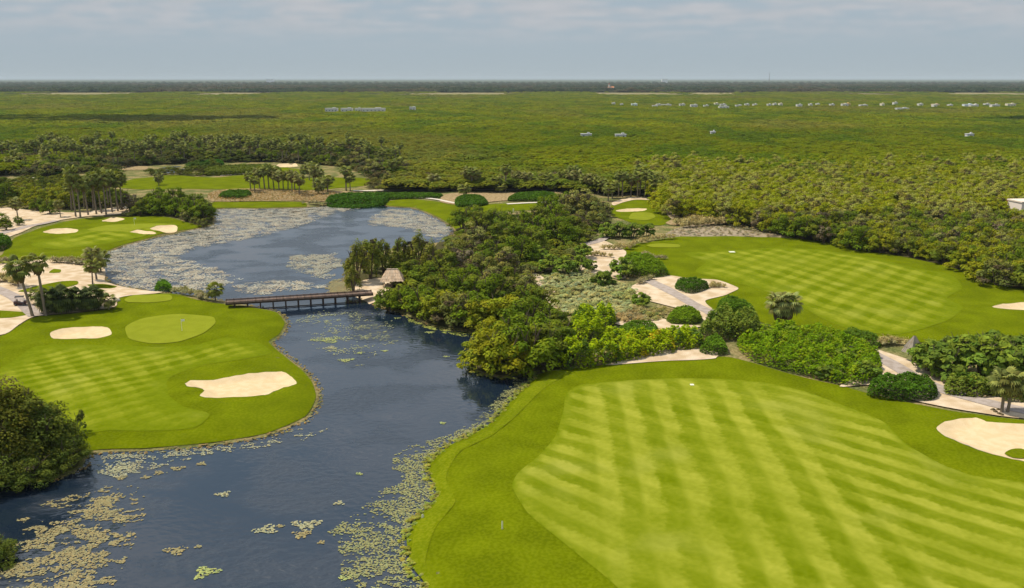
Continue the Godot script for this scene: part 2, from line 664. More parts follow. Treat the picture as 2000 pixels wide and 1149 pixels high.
func hedge(called: String, p: PackedVector2Array, tall: float, size: float, per_m2: float, col: Color, label: String, category: String, group := "", lumps := 0.35, second := Color.BLACK, share := 0.0, dome := 2.2) -> Node3D:
	var s := hedge_shape(p, tall, size, per_m2, col, lumps, second, share, dome)
	var mid := bounds(p).get_center()
	for k in s.v.size(): s.v[k] -= Vector3(mid.x, 0, mid.y)
	var o := thing(called, label, category, Vector3(mid.x, 0, mid.y), 0.0, group)
	part("foliage", s.mesh(tinted("leaf", 0.75, 0.12, 0.6)), o)
	# the woody inside that carries the leaves
	var w := Shape.new()
	var box := bounds(p)
	for k in clampi(int(box.get_area() * 0.5), 4, 60):
		var q := Vector2(rng.randf_range(box.position.x, box.end.x), rng.randf_range(box.position.y, box.end.y))
		if not Geometry2D.is_point_in_polygon(q, p): continue
		var d := edge_distance(p, q)
		if d < 0.4: continue
		var y := tall * sqrt(1.0 - pow(1.0 - clampf(d / dome, 0.0, 1.0), 2.0)) * 0.8
		var b := Vector3(q.x - mid.x, H(q.x, q.y), q.y - mid.y)
		w.tube([b - Vector3(0, 0.2, 0), b + Vector3(rng.randf_range(-0.2, 0.2), y * 0.6, rng.randf_range(-0.2, 0.2)), b + Vector3(rng.randf_range(-0.4, 0.4), y, rng.randf_range(-0.4, 0.4))], [0.05, 0.035, 0.015], 4, Color(0.1, 0.08, 0.05))
	if w.v.size(): tag(part("stems", w.mesh(tinted("bark", 0.95)), o), "", "", "", "stuff")
	return o


func tuft_model(tall: float, wide: float, blades: int, col: Color) -> Node3D:
	var t := Node3D.new()
	var s := dome(wide * 0.8, tall * 0.8, 6, 34, 0.16, col)
	for k in blades:
		var a := rng.randf() * TAU
		var o := Vector3(cos(a), 0, sin(a))
		var side := Vector3(-o.z, 0, o.x) * rng.randf_range(0.03, 0.07)
		var out := wide * rng.randf_range(0.3, 1.1)
		var h := tall * rng.randf_range(0.75, 1.15)
		var p0 := o * wide * 0.2 + Vector3(0, h * 0.25, 0)
		var p1 := o * out * 0.6 + Vector3(0, h * 0.85, 0)
		var p2 := o * out + Vector3(0, h * rng.randf_range(0.6, 0.95), 0)
		var c := vary(col, 0.2, 0.1)
		s.quad(p0 - side, p1 - side, p1 + side, p0 + side, (o * 0.8 + Vector3(0, 0.5, 0)).normalized(), c)
		s.tri(p1 - side, p2, p1 + side, (o * 0.3 + Vector3(0, 1, 0)).normalized(), c)
	part("blades", s.mesh(tinted("dry_blade", 0.85, 0.1, 0.7)), t)
	return t


# many copies of one mesh in one object
func mass(called: String, m: Mesh, where: Array, tints: Array) -> MultiMeshInstance3D:
	var mm := MultiMesh.new()
	mm.transform_format = MultiMesh.TRANSFORM_3D
	mm.use_colors = true
	mm.mesh = m
	mm.instance_count = where.size()
	for k in where.size():
		mm.set_instance_transform(k, where[k])
		mm.set_instance_color(k, tints[k])
	var o := MultiMeshInstance3D.new()
	o.name = numbered(called)
	o.multimesh = mm
	add_child(o, true)
	tag(o, "", "", "", "stuff")
	return o


# ---------------------------------------------------------------- the place

func _ready() -> void:
	# camera
	var cam := Camera3D.new()
	cam.name = "camera"
	cam.fov = 36.70
	cam.near = 0.5
	cam.far = 60000.0
	add_child(cam)
	cam.position = Vector3(0, 45, 0)
	cam.rotation = Vector3(-0.23874, 0, 0)
	cam.current = true
	# sky, air and exposure
	var env := Environment.new()
	env.background_mode = Environment.BG_SKY
	env.sky = Sky.new()
	env.sky.sky_material = make_sky()
	env.background_energy_multiplier = 1.0
	env.tonemap_mode = Environment.TONE_MAPPER_LINEAR
	env.tonemap_exposure = 1.15
	env.fog_enabled = true
	env.fog_density = 0.000042
	env.fog_light_color = Color(0.84, 0.9, 0.95)
	env.sdfgi_enabled = true
	env.ssao_enabled = true
	env.ssil_enabled = true
	var we := WorldEnvironment.new()
	we.name = "air"
	we.environment = env
	add_child(we)
	# sun: high, from the side of the near lake shore, a little beyond the scene
	var sun := DirectionalLight3D.new()
	sun.name = "sun"
	sun.light_energy = 1.35
	sun.light_color = Color(1.0, 0.955, 0.87)
	sun.light_angular_distance = 0.5
	sun.shadow_enabled = true
	add_child(sun)
	sun.look_at_from_position(Vector3(-0.46, 0.86, -0.16) * 100.0, Vector3.ZERO)

	rng.seed = 20240611
	fine_noise.noise_type = FastNoiseLite.TYPE_SIMPLEX_SMOOTH
	fine_noise.frequency = 0.05
	fine_noise.fractal_octaves = 3
	fine_noise.seed = 77
	lay_land()
	houses()
	far_country()
	bridge()
	thatched_hut()
	clouds()
	parasol()
	right_forest()
	peninsula_trees()
	left_trees()
	palms()
	garden()
	shore_weeds()
	lily_pads()
	small_things()


func make_sky() -> PanoramaSkyMaterial:
	var f := FastNoiseLite.new()
	f.noise_type = FastNoiseLite.TYPE_SIMPLEX_SMOOTH
	f.fractal_octaves = 5
	f.frequency = 1.0
	f.seed = 12
	var w := 2048
	var h := 1024
	var im := Image.create_empty(w, h, false, Image.FORMAT_RGBF)
	var low := Color(0.35, 0.405, 0.432)
	var high := Color(0.28, 0.42, 0.6)
	for y in h:
		var e := PI * (0.5 - (y + 0.5) / h)
		if e < 0.0:
			im.fill_rect(Rect2i(0, y, w, h - y), Color(0.2, 0.23, 0.2))
			break
		var base := low.lerp(high, pow(sin(e), 0.55) * 0.9)
		for x in w:
			var a := TAU * ((x + 0.5) / w - 0.5)
			var k := 1.0 / (sin(e) + 0.06)
			var p := Vector2(sin(a), -cos(a)) * cos(e) * k
			var n := f.get_noise_2d(p.x * 0.55, p.y * 0.95) * 0.5 + 0.5
			var m := f.get_noise_2d(p.x * 1.7 + 30.0, p.y * 2.6) * 0.5 + 0.5
			var cover := smoothstep(0.36, 0.6, n * 0.55 + m * 0.45) * smoothstep(0.025, 0.07, e)
			var white := Color(0.36, 0.395, 0.43).lerp(Color(0.52, 0.51, 0.525), m)
			if e > 0.12: white = white.lerp(Color(0.85, 0.85, 0.86), smoothstep(0.1, 0.4, e) * m)
			im.set_pixel(x, y, base.lerp(white, cover * 0.8))
	var s := PanoramaSkyMaterial.new()
	s.panorama = ImageTexture.create_from_image(im)
	return s


func lay_land() -> void:
	lake = round_poly([-53.3, -62, -75.8, -92.8, -59, -94.1, -57, -94.7, -53.3, -95.7, -51.5, -98.9, -52.6, -102.9, -46.3, -103.6, -38, -105.6, -31.9, -108.7, -27.9, -115, -28, -123, -30.2, -130, -33.3, -136.2, -36.3, -140.8, -42.5, -151.4, -41.8, -155.6, -42.8, -163.9, -46.7, -172.3, -52.7, -176.9, -60.5, -181.6, -68.8, -186.6, -75.2, -189, -79, -189.9, -87.8, -194.9, -95.4, -202.8, -102.5, -217.3, -108.6, -232.6, -108.6, -245.3, -104.3, -260.2, -96, -280, -100.3, -297.1, -107.5, -316.4, -92.2, -317.7, -76.2, -320.3, -68, -325.6, -50.7, -329.7, -45, -322.9, -36.1, -319, -25.9, -297.1, -20.5, -281, -18.1, -269.3, -19.2, -251.7, -28.8, -245.3, -40.7, -230.5, -39.9, -205.5, -37.3, -193.9, -34.2, -187.1, -29.9, -180.7, -28.3, -177.3, -22.5, -171.5, -16.2, -162.5, -11.6, -159.3, -7.1, -157.6, -5.4, -150.4, -6.8, -142.2, -6.4, -135.2, -4.9, -133.4, -1.2, -131.5, 1, -133.4, 3.7, -134.7, 2.9, -130.5, 0.2, -123.7, -1.3, -118.5, -3.8, -111.8, -7.9, -106.1, -10.6, -100.4, -9.7, -96.1, -8.6, -91.5, -10.3, -86.7, -11, -82.3, -9.9, -76.9, -8, -73.1, -6.7, -69, -5.7, -62])
	# the sand bunkers, each one an outline of its own
	var sand := [
		["wide white sand bunker with lobed ends beside the near putting green", round_poly([-83.9, -154.8, -83.4, -158.2, -78.3, -159.6, -75, -158.2, -72.5, -154.2, -73.4, -151.9, -77.2, -150.9, -81.4, -151.2], 0.8)],
		["long cream sand bunker with a notched edge near the bend of the lake shore", round_poly([-49.3, -126.6, -49, -128, -45.6, -128.3, -41.1, -130.9, -36.2, -132.6, -34.3, -130.4, -32.6, -127.1, -34.5, -124.4, -35.8, -121.3, -38.9, -120.3, -42.6, -119.9, -45.1, -120.9, -45.2, -123.3, -46.6, -124.8, -48.6, -125.5], 0.8)],
		["pale sand bunker at the corner of the far green by the tall palms", round_poly([-140.5, -262.4, -141.3, -268.9, -137.5, -270.8, -132.2, -267, -130.7, -261.5, -135.1, -259.7], 0.8)],
		["small triangular sand bunker behind the far green", round_poly([-132.5, -283.9, -133.7, -292.6, -133.5, -294.8, -127, -288.2, -127.7, -282.8], 0.8)],
		["slim sand bunker in front of the far green by the lake", round_poly([-115.1, -263.3, -114.5, -268, -110.7, -265.2, -105.9, -260.6, -109, -258.8], 0.8)],
		["flat sand bunker on the lake side of the far green", round_poly([-111.5, -269.9, -110.6, -274.7, -105.8, -275.7, -102, -266.1, -104.9, -263.3], 0.8)],
		["thin sand bunker in the upper striped fairway below the forest", round_poly([97.1, -173.7, 101.3, -177.1, 106, -178, 111.8, -177.1, 109.1, -172.5, 102.5, -171.7, 98.1, -172.1], 0.8)],
		["large pale sand bunker with a grass island on the near fairway", round_poly([55.6, -108.7, 57.8, -111, 60.1, -111.9, 62.6, -112.3, 63.2, -110.8, 65.3, -110.3, 68.5, -109.9, 73.7, -109.6, 67.4, -99.3, 61.5, -98.7, 59.6, -100, 58, -101.4, 56.3, -104.2, 55.5, -106.1], 0.8)],
		["sand bunker with low lip on the distant fairway among palms", round_poly([-122.4, -463.5, -124.6, -480.5, -117.9, -483.4, -112.4, -466.3, -116.4, -460.8], 0.8)],
		["narrow sand bunker across the small tee lawn below the palm row", round_poly([36.4, -309, 41, -314.1, 47.6, -312.8, 45.4, -306.6, 38, -304.1], 0.8)],
	]
	var island := round_poly([61, -102, 62.5, -103.2, 63.8, -103.4, 64.5, -102.3, 62.9, -100.6, 61.4, -100.8], 0.6)
	for b in sand: bunkers.append(b[1])
	make_heights()

	var bank := lake
	var dry: Array = Geometry2D.offset_polygon(lake, 0.8, Geometry2D.JOIN_ROUND)
	var verge: Array = Geometry2D.offset_polygon(lake, 0.2, Geometry2D.JOIN_ROUND)
	var wet: Array = Geometry2D.offset_polygon(lake, 3.0, Geometry2D.JOIN_ROUND)
	# ground: dry soil and scrub round the course, then the plain out to the horizon
	var soil := plan_mat("dry_soil", 7.0, noise_tex(0.02, 5, lin(0.17, 0.145, 0.065), lin(0.32, 0.255, 0.14), 3), noise_tex(0.012, 4, lin(0.45, 0.62, 0.4), lin(1.0, 0.98, 0.9), 9), 60.0)
	sheet("ground", PackedVector2Array([Vector2(-298, -558), Vector2(298, -558), Vector2(298, -36), Vector2(-298, -36)]), bunkers, soil, -0.1)
	var plain := plan_mat("scrub_plain", 90.0, noise_tex(0.03, 5, lin(0.045, 0.06, 0.02), lin(0.1, 0.11, 0.04), 14), noise_tex(0.008, 4, lin(0.6, 0.7, 0.6), lin(1.0, 1.0, 1.0), 15), 2600.0)
	var far := Shape.new()
	for r in [[-40000, -40000, 40000, -556], [-40000, -36, 40000, 8000], [-40000, -556, -297, -36], [297, -556, 40000, -36]]:
		far.flat(Vector3(r[0], -0.4, r[3]), Vector3(r[0], -0.4, r[1]), Vector3(r[2], -0.4, r[1]), Vector3(r[2], -0.4, r[3]), Color.WHITE)
	tag(top("plain", far.mesh(plain)), "", "", "", "structure")
	# water: ripples in ruffled and calm patches drawn out by the breeze
	var ripples := FastNoiseLite.new()
	ripples.noise_type = FastNoiseLite.TYPE_SIMPLEX_SMOOTH
	ripples.frequency = 0.055
	ripples.fractal_octaves = 3
	ripples.seed = 31
	var patches := FastNoiseLite.new()
	patches.noise_type = FastNoiseLite.TYPE_SIMPLEX_SMOOTH
	patches.frequency = 0.005
	patches.fractal_octaves = 4
	patches.seed = 33
	var ra := ripples.get_seamless_image(2048, 1024).get_data()
	var rb := patches.get_seamless_image(2048, 1024).get_data()
	var rough_data := PackedByteArray()
	rough_data.resize(ra.size())
	for k in ra.size():
		var w := smoothstep(0.3, 0.72, rb[k] / 255.0)
		ra[k] = int(128.0 + (ra[k] - 128.0) * (0.14 + 0.86 * w))
		rough_data[k] = int(255.0 * (0.06 + 0.26 * w))
	var bumps := Image.create_from_data(2048, 1024, false, Image.FORMAT_L8, ra)
	bumps.convert(Image.FORMAT_RGBA8)
	bumps.bump_map_to_normal_map(3.0)
	var water := paint("lake_water", lin(0.008, 0.016, 0.03), 1.0, 0.74)
	water.roughness_texture = ImageTexture.create_from_image(Image.create_from_data(2048, 1024, false, Image.FORMAT_L8, rough_data))
	water.normal_enabled = true
	water.normal_texture = ImageTexture.create_from_image(bumps)
	water.normal_scale = 0.55
	water.uv1_scale = Vector3(1.0 / 190.0, 1.0 / 64.0, 1)
	for p in wet: sheet("water", p, [], water, WATER, 6.0, Rect2(), true)

	# grass
	var rough := plan_mat("rough_turf", 9.0, noise_tex(0.03, 5, lin(0.108, 0.14, 0.001), lin(0.142, 0.172, 0.004), 21), noise_tex(0.01, 4, lin(0.76, 0.78, 0.7), lin(1.0, 1.0, 1.0), 22, 0.2, 0.75), 41.0)
	var fringe := plan_mat("fringe_turf", 8.0, noise_tex(0.03, 5, lin(0.115, 0.148, 0.001), lin(0.165, 0.19, 0.008), 23), noise_tex(0.01, 4, lin(0.8, 0.85, 0.7), lin(1, 1, 1), 24), 30.0)
	var shorn := plan_mat("green_turf", 5.0, noise_tex(0.04, 4, lin(0.185, 0.215, 0.012), lin(0.215, 0.24, 0.02), 25), noise_tex(0.01, 3, lin(0.9, 0.92, 0.85), lin(1, 1, 1), 26), 20.0)
	var dark := Color(0.098, 0.136, 0.001)
	var light := Color(0.272, 0.288, 0.032)

	var left := round_poly([-133.1, -158.6, -95.3, -149.4, -92.1, -153.2, -92.5, -160, -92.4, -166.2, -85.8, -170.5, -80.2, -173.3, -82.5, -180.6, -78.8, -184.2, -73.3, -185.6, -65.9, -180.2, -57.6, -175.8, -37.7, -165.8, -25.4, -140, -18.6, -99.6, -40.2, -91.3, -51.7, -91.3, -65.6, -86.5, -80.3, -91.3])
	sheet("rough_grass", left, bunkers + dry, rough, 0.0)
	var lf := round_poly([-80.9, -125.1, -82.2, -138.6, -82.5, -147.2, -77.6, -148.1, -67.8, -148.1, -62, -146.9, -54.8, -146.6, -50.8, -150.6, -45.1, -149.7, -40.5, -142.8, -44.5, -138.6, -49.7, -136.7, -53, -130.2, -49.9, -121.8, -45.8, -116.6, -41.3, -113.8, -41.9, -109.6, -47.7, -108.7, -53.1, -108.9, -56.5, -107.5, -64.3, -111, -72.5, -111])
	sheet("fairway", lf, bunkers, turf_mat("turf_striped_green_approach", turf(lf, 5.0, bounds(lf), 900, Vector2(0.68, -0.73), 3.1, Vector2(0.62, 0.78), 4.2, dark, light, 40, 0.36, Vector2(-500, 500))), 0.05, 2.0, bounds(lf))
	sheet("putting_green", round_poly([-71.9, -158.9, -71.1, -165.1, -65, -167.4, -58, -165.5, -55.8, -160.7, -55.6, -153.2, -58.3, -149, -63.1, -149, -68.3, -151.9]), [], shorn, 0.09)
	sheet("tee_lawn", round_poly([-80.6, -178.8, -80, -182.4, -73.4, -184.2, -71.3, -179.7, -74.9, -177.1, -78.9, -176.7]), [], shorn, 0.09)

	var far_left := round_poly([-133.8, -214, -133.5, -227, -139.9, -241.5, -144.5, -254.5, -146.2, -270.8, -144.2, -282.8, -138.4, -295.9, -132.8, -300.6, -124.1, -299.4, -112.4, -290.3, -99.5, -278.7, -92, -276.7, -87.7, -249.5, -93.4, -227, -101, -214, -117.7, -217.1])
	sheet("rough_grass", far_left, bunkers + dry, rough, 0.0)
	var fl := round_poly([-134, -243.1, -131, -254.5, -130.6, -268.9, -129.1, -276.7, -122.7, -280.8, -109.3, -279.7, -104.9, -276.7, -107.9, -256.2, -114, -243.1, -122.4, -237])
	sheet("fairway", fl, bunkers, turf_mat("turf_far_green_approach", turf(fl, 6.0, bounds(fl), 500, Vector2(0.8, 0.6), 6.0, Vector2(0.3, -0.95), 7.0, dark, light, 41)), 0.05, 2.0, bounds(fl))
	sheet("putting_green", round_poly([-129.9, -268, -128.7, -277.7, -120.8, -280.8, -110.1, -279.7, -106.9, -275.7, -112.2, -270.8, -117.7, -265.2, -124.3, -264.2]), bunkers, shorn, 0.09)

	var near_right := round_poly([-12.3, -59.8, -14.7, -76.2, -13.1, -86.5, -14.9, -99.6, -6.9, -112.8, 0, -132.1, 8.1, -134.1, 18.4, -138.3, 35.6, -140.3, 38.5, -138.3, 43, -133.6, 47.3, -129.7, 50, -127.1, 53.3, -122.9, 57.6, -119.1, 60.8, -116.4, 65, -113.6, 68.9, -111.9, 74.7, -110.1, 91.7, -105.8, 55.6, -59.8])
	sheet("rough_grass", near_right, bunkers + verge, rough, 0.0)
	sheet("fringe_grass", round_poly([-8.1, -61, -9.8, -76.2, -10, -85.4, -8.4, -88.9, -9.8, -97.4, -7.3, -104.5, -3, -109.6, -0.7, -116.6, 2.7, -127.3, 6.4, -132.6, 8.9, -133.1, 4.6, -125.1, 0.7, -114.7, -2.7, -107.5, -6.4, -102.6, -7.7, -95.3, -6.2, -88.9, -7.9, -83.2, -8.3, -76.2, -6, -71.9, -4.8, -61]), verge, fringe, 0.04)
	var nf := round_poly([0, -92, 0.7, -95.6, 3.1, -100.8, 5.6, -107.5, 7.2, -116.6, 8, -123.3, 10.5, -127.3, 15.7, -129, 26.2, -130.7, 33.3, -130.2, 38.3, -128.3, 43.3, -124.4, 46.9, -117.6, 49.9, -111, 49.9, -104.5, 51.4, -98.8, 53.9, -95.8, 58.7, -93.7, 68.3, -86.5, 51.6, -59.8, 15.9, -59.8, 12.5, -65.7, 8.6, -74.4, 4.6, -81.1, 1.6, -85.9])
	sheet("fairway", nf, bunkers, turf_mat("turf_near_fairway", turf(nf, 1.2, bounds(nf), 1200, Vector2(-0.035, 1.0), 4.9, Vector2(0.72, 0.69), 4.0, dark, light, 42, 0.34, Vector2(11, 38), -1.0, 0.22)), 0.05, 2.0, bounds(nf))
	sheet("bunker_island_grass", island, [], rough, 0.12, 1.0)

	var upper := round_poly([28, -232.6, 32.6, -241.5, 38.7, -246.2, 48.7, -256.2, 60, -256.2, 81.4, -252.8, 89.1, -249.5, 97.1, -236.2, 104.1, -227, 107.3, -214, 108.9, -201.8, 110.1, -193.4, 118.9, -188.9, 145.1, -173.7, 118.5, -140, 98.9, -149.4, 91.3, -151.9, 81.6, -150.6, 71.9, -149.4, 64.9, -150.9, 59.4, -154.5, 51.6, -157.9, 46, -163.6, 40.4, -168.9, 39.8, -178, 46, -184.2, 49.9, -190.9, 46.8, -197.5, 40.7, -199.1, 37, -204, 36.6, -214, 29.6, -223.6])
	sheet("rough_grass", upper, bunkers, rough, 0.0)
	var uf := round_poly([45.9, -231.1, 55.5, -236.2, 70, -238.5, 83.2, -236.2, 90.8, -227, 95.9, -214, 102.8, -204.6, 100.1, -191.9, 92.2, -182.4, 91.2, -173.7, 84.9, -165.1, 75.3, -156.8, 68.7, -154.5, 62.8, -158.6, 59.5, -168.9, 57.9, -180.2, 53.5, -191.9, 47.3, -199.7, 44, -208, 48.8, -219])
	sheet("fairway", uf, bunkers, turf_mat("turf_upper_fairway", turf(uf, 3.5, bounds(uf), 900, Vector2(0.4, 0.92), 5.2, Vector2(0.62, -0.78), 5.4, dark, light, 43, 0.38, Vector2(-500, 500))), 0.05, 2.0, bounds(uf))
	sheet("tee_lawn", round_poly([37, -240.7, 41.6, -244.6, 46.6, -243.9, 45.9, -240, 38.5, -238.5]), [], shorn, 0.09)

	# small lawns further out
	for a in [[-167.4, -376.6, -174.4, -410.3, -162.5, -421.3, -139.9, -419, -122.5, -425.9, -91.2, -416.8, -65.8, -408.1, -63.5, -382.2, -76.8, -369.5, -93, -366, -112.6, -367.7, -132.9, -371.3, -148.7, -367.7], [-148.6, -430.5, -158.9, -469, -136.2, -474.7, -121.1, -463.5, -96.7, -442.7, -108.4, -428.2, -127.4, -425.9], [-106.4, -312.8, -111.3, -328.8, -99.9, -331.6, -78.8, -331.6, -75.3, -318, -91.2, -314.1], [-50.3, -331.6, -38.9, -335.9, -18.8, -323.3, -2.8, -327.4, 15.5, -334.5, 15.8, -320.6, 0, -307.8, -12.1, -298.2, -15.9, -272.7, -22.3, -272.7, -36.3, -312.8], [33.3, -298.2, 37.4, -327.4, 47.1, -338.9, 54.9, -335.9, 54.5, -312.8, 53.9, -289.3, 46.8, -276.7, 39, -278.7], [-208.3, -384.1, -216.1, -412.4, -202.9, -414.6, -188.5, -403.9, -184.8, -376.6]]:
		sheet("lawn", round_poly(a, 3.0), bunkers + dry, rough, 0.0, 2.0)
	sheet("tee_lawn", round_poly([38.5, -287.1, 41.4, -301.8, 47.5, -302.9, 47.7, -292.6, 43.6, -286]), [], shorn, 0.09)
	for a in [[-107.2, -187, -106.4, -190.9, -102.1, -196, -98.7, -196, -96.7, -191.9, -100.5, -187], [-104.7, -165.1, -105.4, -169.7, -96.5, -170.1, -94.6, -168.5, -96.8, -165.1], [-109.7, -205.2, -110.5, -209.2, -108.6, -208.6, -107.2, -205.2], [-94.4, -191.9, -91.9, -193.9, -87.8, -191.9, -88.2, -189.4, -91.6, -189.4]]:
		sheet("lawn", round_poly(a), [], rough, 0.14)

	# sand: bunkers, waste ground and paths
	var grains := plan_mat("bunker_sand", 3.0, noise_tex(0.05, 5, lin(0.57, 0.445, 0.275), lin(0.66, 0.53, 0.35), 51), noise_tex(0.012, 4, lin(0.93, 0.9, 0.84), lin(1, 1, 1), 52), 11.0)
	for b in sand:
		var hole := [island] if b[1] == sand[7][1] else []
		var o := sheet("sand_bunker", b[1], [], grains, 0.03, 1.0)
		tag(o, b[0], "sand bunker", "sand bunkers of the course", "structure")
	var waste := plan_mat("waste_sand", 5.0, noise_tex(0.06, 5, lin(0.54, 0.435, 0.315), lin(0.64, 0.53, 0.4), 53), noise_tex(0.015, 5, lin(0.78, 0.72, 0.62), lin(1, 1, 1), 54, 0.25, 0.75), 31.0)
	var tan_soil := plan_mat("tan_soil", 5.0, noise_tex(0.035, 5, lin(0.24, 0.17, 0.085), lin(0.48, 0.37, 0.23), 55), noise_tex(0.02, 4, lin(0.6, 0.6, 0.5), lin(1, 1, 1), 56), 17.0)
	for a in [[-118.8, -151.9, -92.4, -153.8, -92.7, -160.3, -92.6, -166.6, -86, -170.9, -80.4, -173.7, -82.3, -180.2, -76.8, -184.7, -75.7, -187, -85.3, -191.9, -93.2, -198.1, -100.6, -214, -110.9, -221.6, -118.7, -221.6, -127.6, -216.5, -159.7, -208], [-164.9, -234, -148, -252.8, -146.7, -256.2, -149, -274.7, -147.4, -284.9, -143.6, -293.7, -139.5, -298.2, -133.1, -305.4, -139.7, -316.7, -150.3, -304.1, -168.1, -307.8, -183.8, -316.7, -216.2, -310.3], [17.8, -232.6, 20.7, -243.1, 25.5, -248.7, 30.5, -234, 28.3, -222.9, 25.3, -223.6, 18.1, -219], [17.8, -219, 27.1, -224.9, 29.3, -214, 25.4, -199.7, 20.5, -203.5, 16.5, -199.7], [24.9, -188.9, 31, -199.7, 37.1, -204, 40.8, -199.7, 46.9, -198.1, 50.1, -190.9, 46, -184.2, 40, -178, 40.4, -168.9, 40.6, -162.9, 36.7, -161.4, 36.3, -168.9, 31.2, -174.6, 25.9, -181.5], [19.3, -160.7, 24.9, -166.6, 29.4, -164, 29.9, -160, 35.2, -158.6, 28.1, -155.8, 22.8, -158.6], [14.9, -136.7, 18.5, -138.9, 25.1, -143.4, 31.9, -144.8, 34.5, -142.2, 33.5, -139.2, 25.1, -138.3], [2.4, -202.4, 5.4, -203.5, 7.6, -198.1, 9.3, -187, 9.3, -177.1, 11.1, -168.9, 9.4, -165.1, 7.4, -178, 5.6, -189.4], [49.4, -126.6, 54.3, -127.3, 58.2, -120.3, 61.2, -117.4, 66.4, -113.6, 69.1, -112.3, 77.8, -109.6, 93, -107.5, 103.4, -120.7, 86, -122.4, 71.1, -121.1, 67.7, -127.8, 66.3, -136.7, 62.8, -145.7, 60.2, -145.1, 57.7, -135.9], [-34.3, -186.1, -34.8, -197, -30.3, -200.7, -26.7, -191.9, -27.7, -182.4, -29.6, -178.8], [-105.8, -311.5, -97, -315.4, -73.9, -316.7, -72, -311.5, -89.4, -307.8], [-49.9, -324.6, -42.8, -320.6, -34.6, -314.1, -33.7, -309, -43.4, -311.5], [37.2, -328.8, 46.7, -343.4, 56.2, -340.4, 55.4, -312.8, 55.6, -289.3, 52.3, -284.9, 53.3, -310.3, 54, -333, 46.7, -335.9, 37.5, -323.3]]:
		sheet("sand", round_poly(a), bunkers, waste, 0.1)
	for a in [[-112.5, -330.2, -122.7, -366, -102.4, -369.5, -75.4, -362.6, -57.6, -356, -58.1, -334.5, -77.5, -334.5, -100.3, -333], [-26.7, -328.8, -24.7, -356, -8.3, -359.3, 18.7, -359.3, 19.7, -340.4, 0, -334.5, -18.8, -323.3], [-199.7, -450.3, -204.6, -469, -192.5, -469, -185.8, -450.3], [-223.3, -412.4, -212.1, -423.6, -206.6, -412.4], [49.1, -280.8, 56.2, -292.6, 74.9, -292.6, 72.3, -281.8, 51.5, -275.7]]:
		sheet("tan_ground", round_poly(a), bunkers, tan_soil, 0.12)
	var white_path := plan_mat("shell_path", 4.0, noise_tex(0.04, 4, lin(0.52, 0.46, 0.39), lin(0.64, 0.58, 0.5), 57), null, 1.0)
	for a in [[[-65, -362.6, -51, -367.7, -21.2, -367.7, 2.1, -367.7, 23.3, -366], 3.2], [[-49.1, -338.9, -35.3, -338.9, -22.9, -328.8, -18, -326], 2.0], [[-139.7, -425.9, -128.1, -428.2, -112.7, -425.9], 2.0], [[-224.4, -414.6, -216, -416.8, -212.1, -423.6], 1.6], [[-1.9, -326, 11.5, -331.6, 21.5, -337.4], 1.8], [[43, -354.3, 51.5, -356, 57.4, -354.3], 6.0]]:
		sheet("sand_path", strip(a[0], a[1]), bunkers, white_path, 0.15)
	var paved := plan_mat("cart_path", 3.0, noise_tex(0.05, 5, lin(0.33, 0.28, 0.26), lin(0.42, 0.365, 0.33), 58), noise_tex(0.015, 4, lin(0.8, 0.78, 0.74), lin(1, 1, 1), 59), 12.0)
	for a in [[[19.8, -241.5, 24.7, -247.8, 27.4, -252.8], 2.6], [[31, -199.7, 33.5, -190.9, 36, -178, 38.8, -168.9, 39.9, -158.6], 2.8], [[24.6, -214, 27.7, -219, 30, -221.6], 2.6], [[60.8, -143.9, 62.6, -132.1, 64.6, -124.6, 68.6, -117.8, 74.8, -112.5, 86.4, -107.5], 3.0], [[-141.8, -199.7, -119.5, -193.9, -112.1, -188.9, -101.7, -178, -92.6, -166.6], 2.8], [[-155.8, -241.5, -152.3, -260.6, -150.6, -274.7, -147.7, -284.9], 2.8], [[60.2, -144.5, 59.1, -148.7, 58.2, -151.2], 2.6]]:
		sheet("cart_path", strip(a[0], a[1]), bunkers, paved, 0.15)
	# the dried-up marsh between the upper fairway and the forest, and a far pond
	var marsh := plan_mat("marsh_mud", 2.5, noise_tex(0.05, 5, lin(0.2, 0.16, 0.1), lin(0.44, 0.36, 0.24), 60), noise_tex(0.015, 4, lin(0.75, 0.72, 0.7), lin(1, 1, 1), 61), 25.0, 0.7, 0.4)
	sheet("marsh", round_poly([45, -256.2, 50.6, -270.8, 62.2, -280.8, 73.9, -281.8, 85.5, -276.7, 82.9, -252.8, 71, -252.8, 59.8, -255.4]), [upper], marsh, -0.02)
	sheet("pond", round_poly([-177.2, -440.2, -181.3, -460.8, -175, -469, -164.3, -455.5, -158.7, -435.3, -166.8, -432.9], 3.0), [], water, 0.05, 4.0, Rect2(), true)
	var litter := plan_mat("forest_floor", 4.0, noise_tex(0.05, 5, lin(0.045, 0.04, 0.02), lin(0.09, 0.085, 0.035), 62), null, 1.0)
	for a in [[53.9, -320.6, 53.1, -292.6, 82.6, -252, 89.1, -248.7, 96.5, -234.8, 103.5, -225.6, 106.7, -212.8, 108.3, -200.7, 109.5, -192.4, 118.3, -188, 144.4, -172.9, 392.5, -455.5, 75.9, -455.5], [-34.4, -187, -38.3, -199.7, -31.5, -214, -22, -234, -17.4, -271.8, 0, -276.7, 18, -310.3, 34.2, -310.3, 29, -276.7, 21.6, -245.4, 15.1, -214, 4.7, -199.7, 5.2, -173.7, 10, -151.9, 9.9, -135.9, 0.8, -132.6, -5.6, -132.6, -6.7, -142.8, -5.5, -153.5, -16.1, -162.1, -27.2, -175.8], [-135.4, -292.6, -142.5, -323.3, -118.7, -330.2, -105.3, -312.8, -99.5, -293.7, -96.8, -276.7, -122.3, -300.6], [-70.6, -93.9, -58.7, -93.7, -52.6, -94.5, -51, -97.8, -52.4, -101.8, -59.8, -107.5, -79.7, -107.5]]:
		sheet("forest_floor", round_poly(a, 4.0), dry, litter, 0.06)
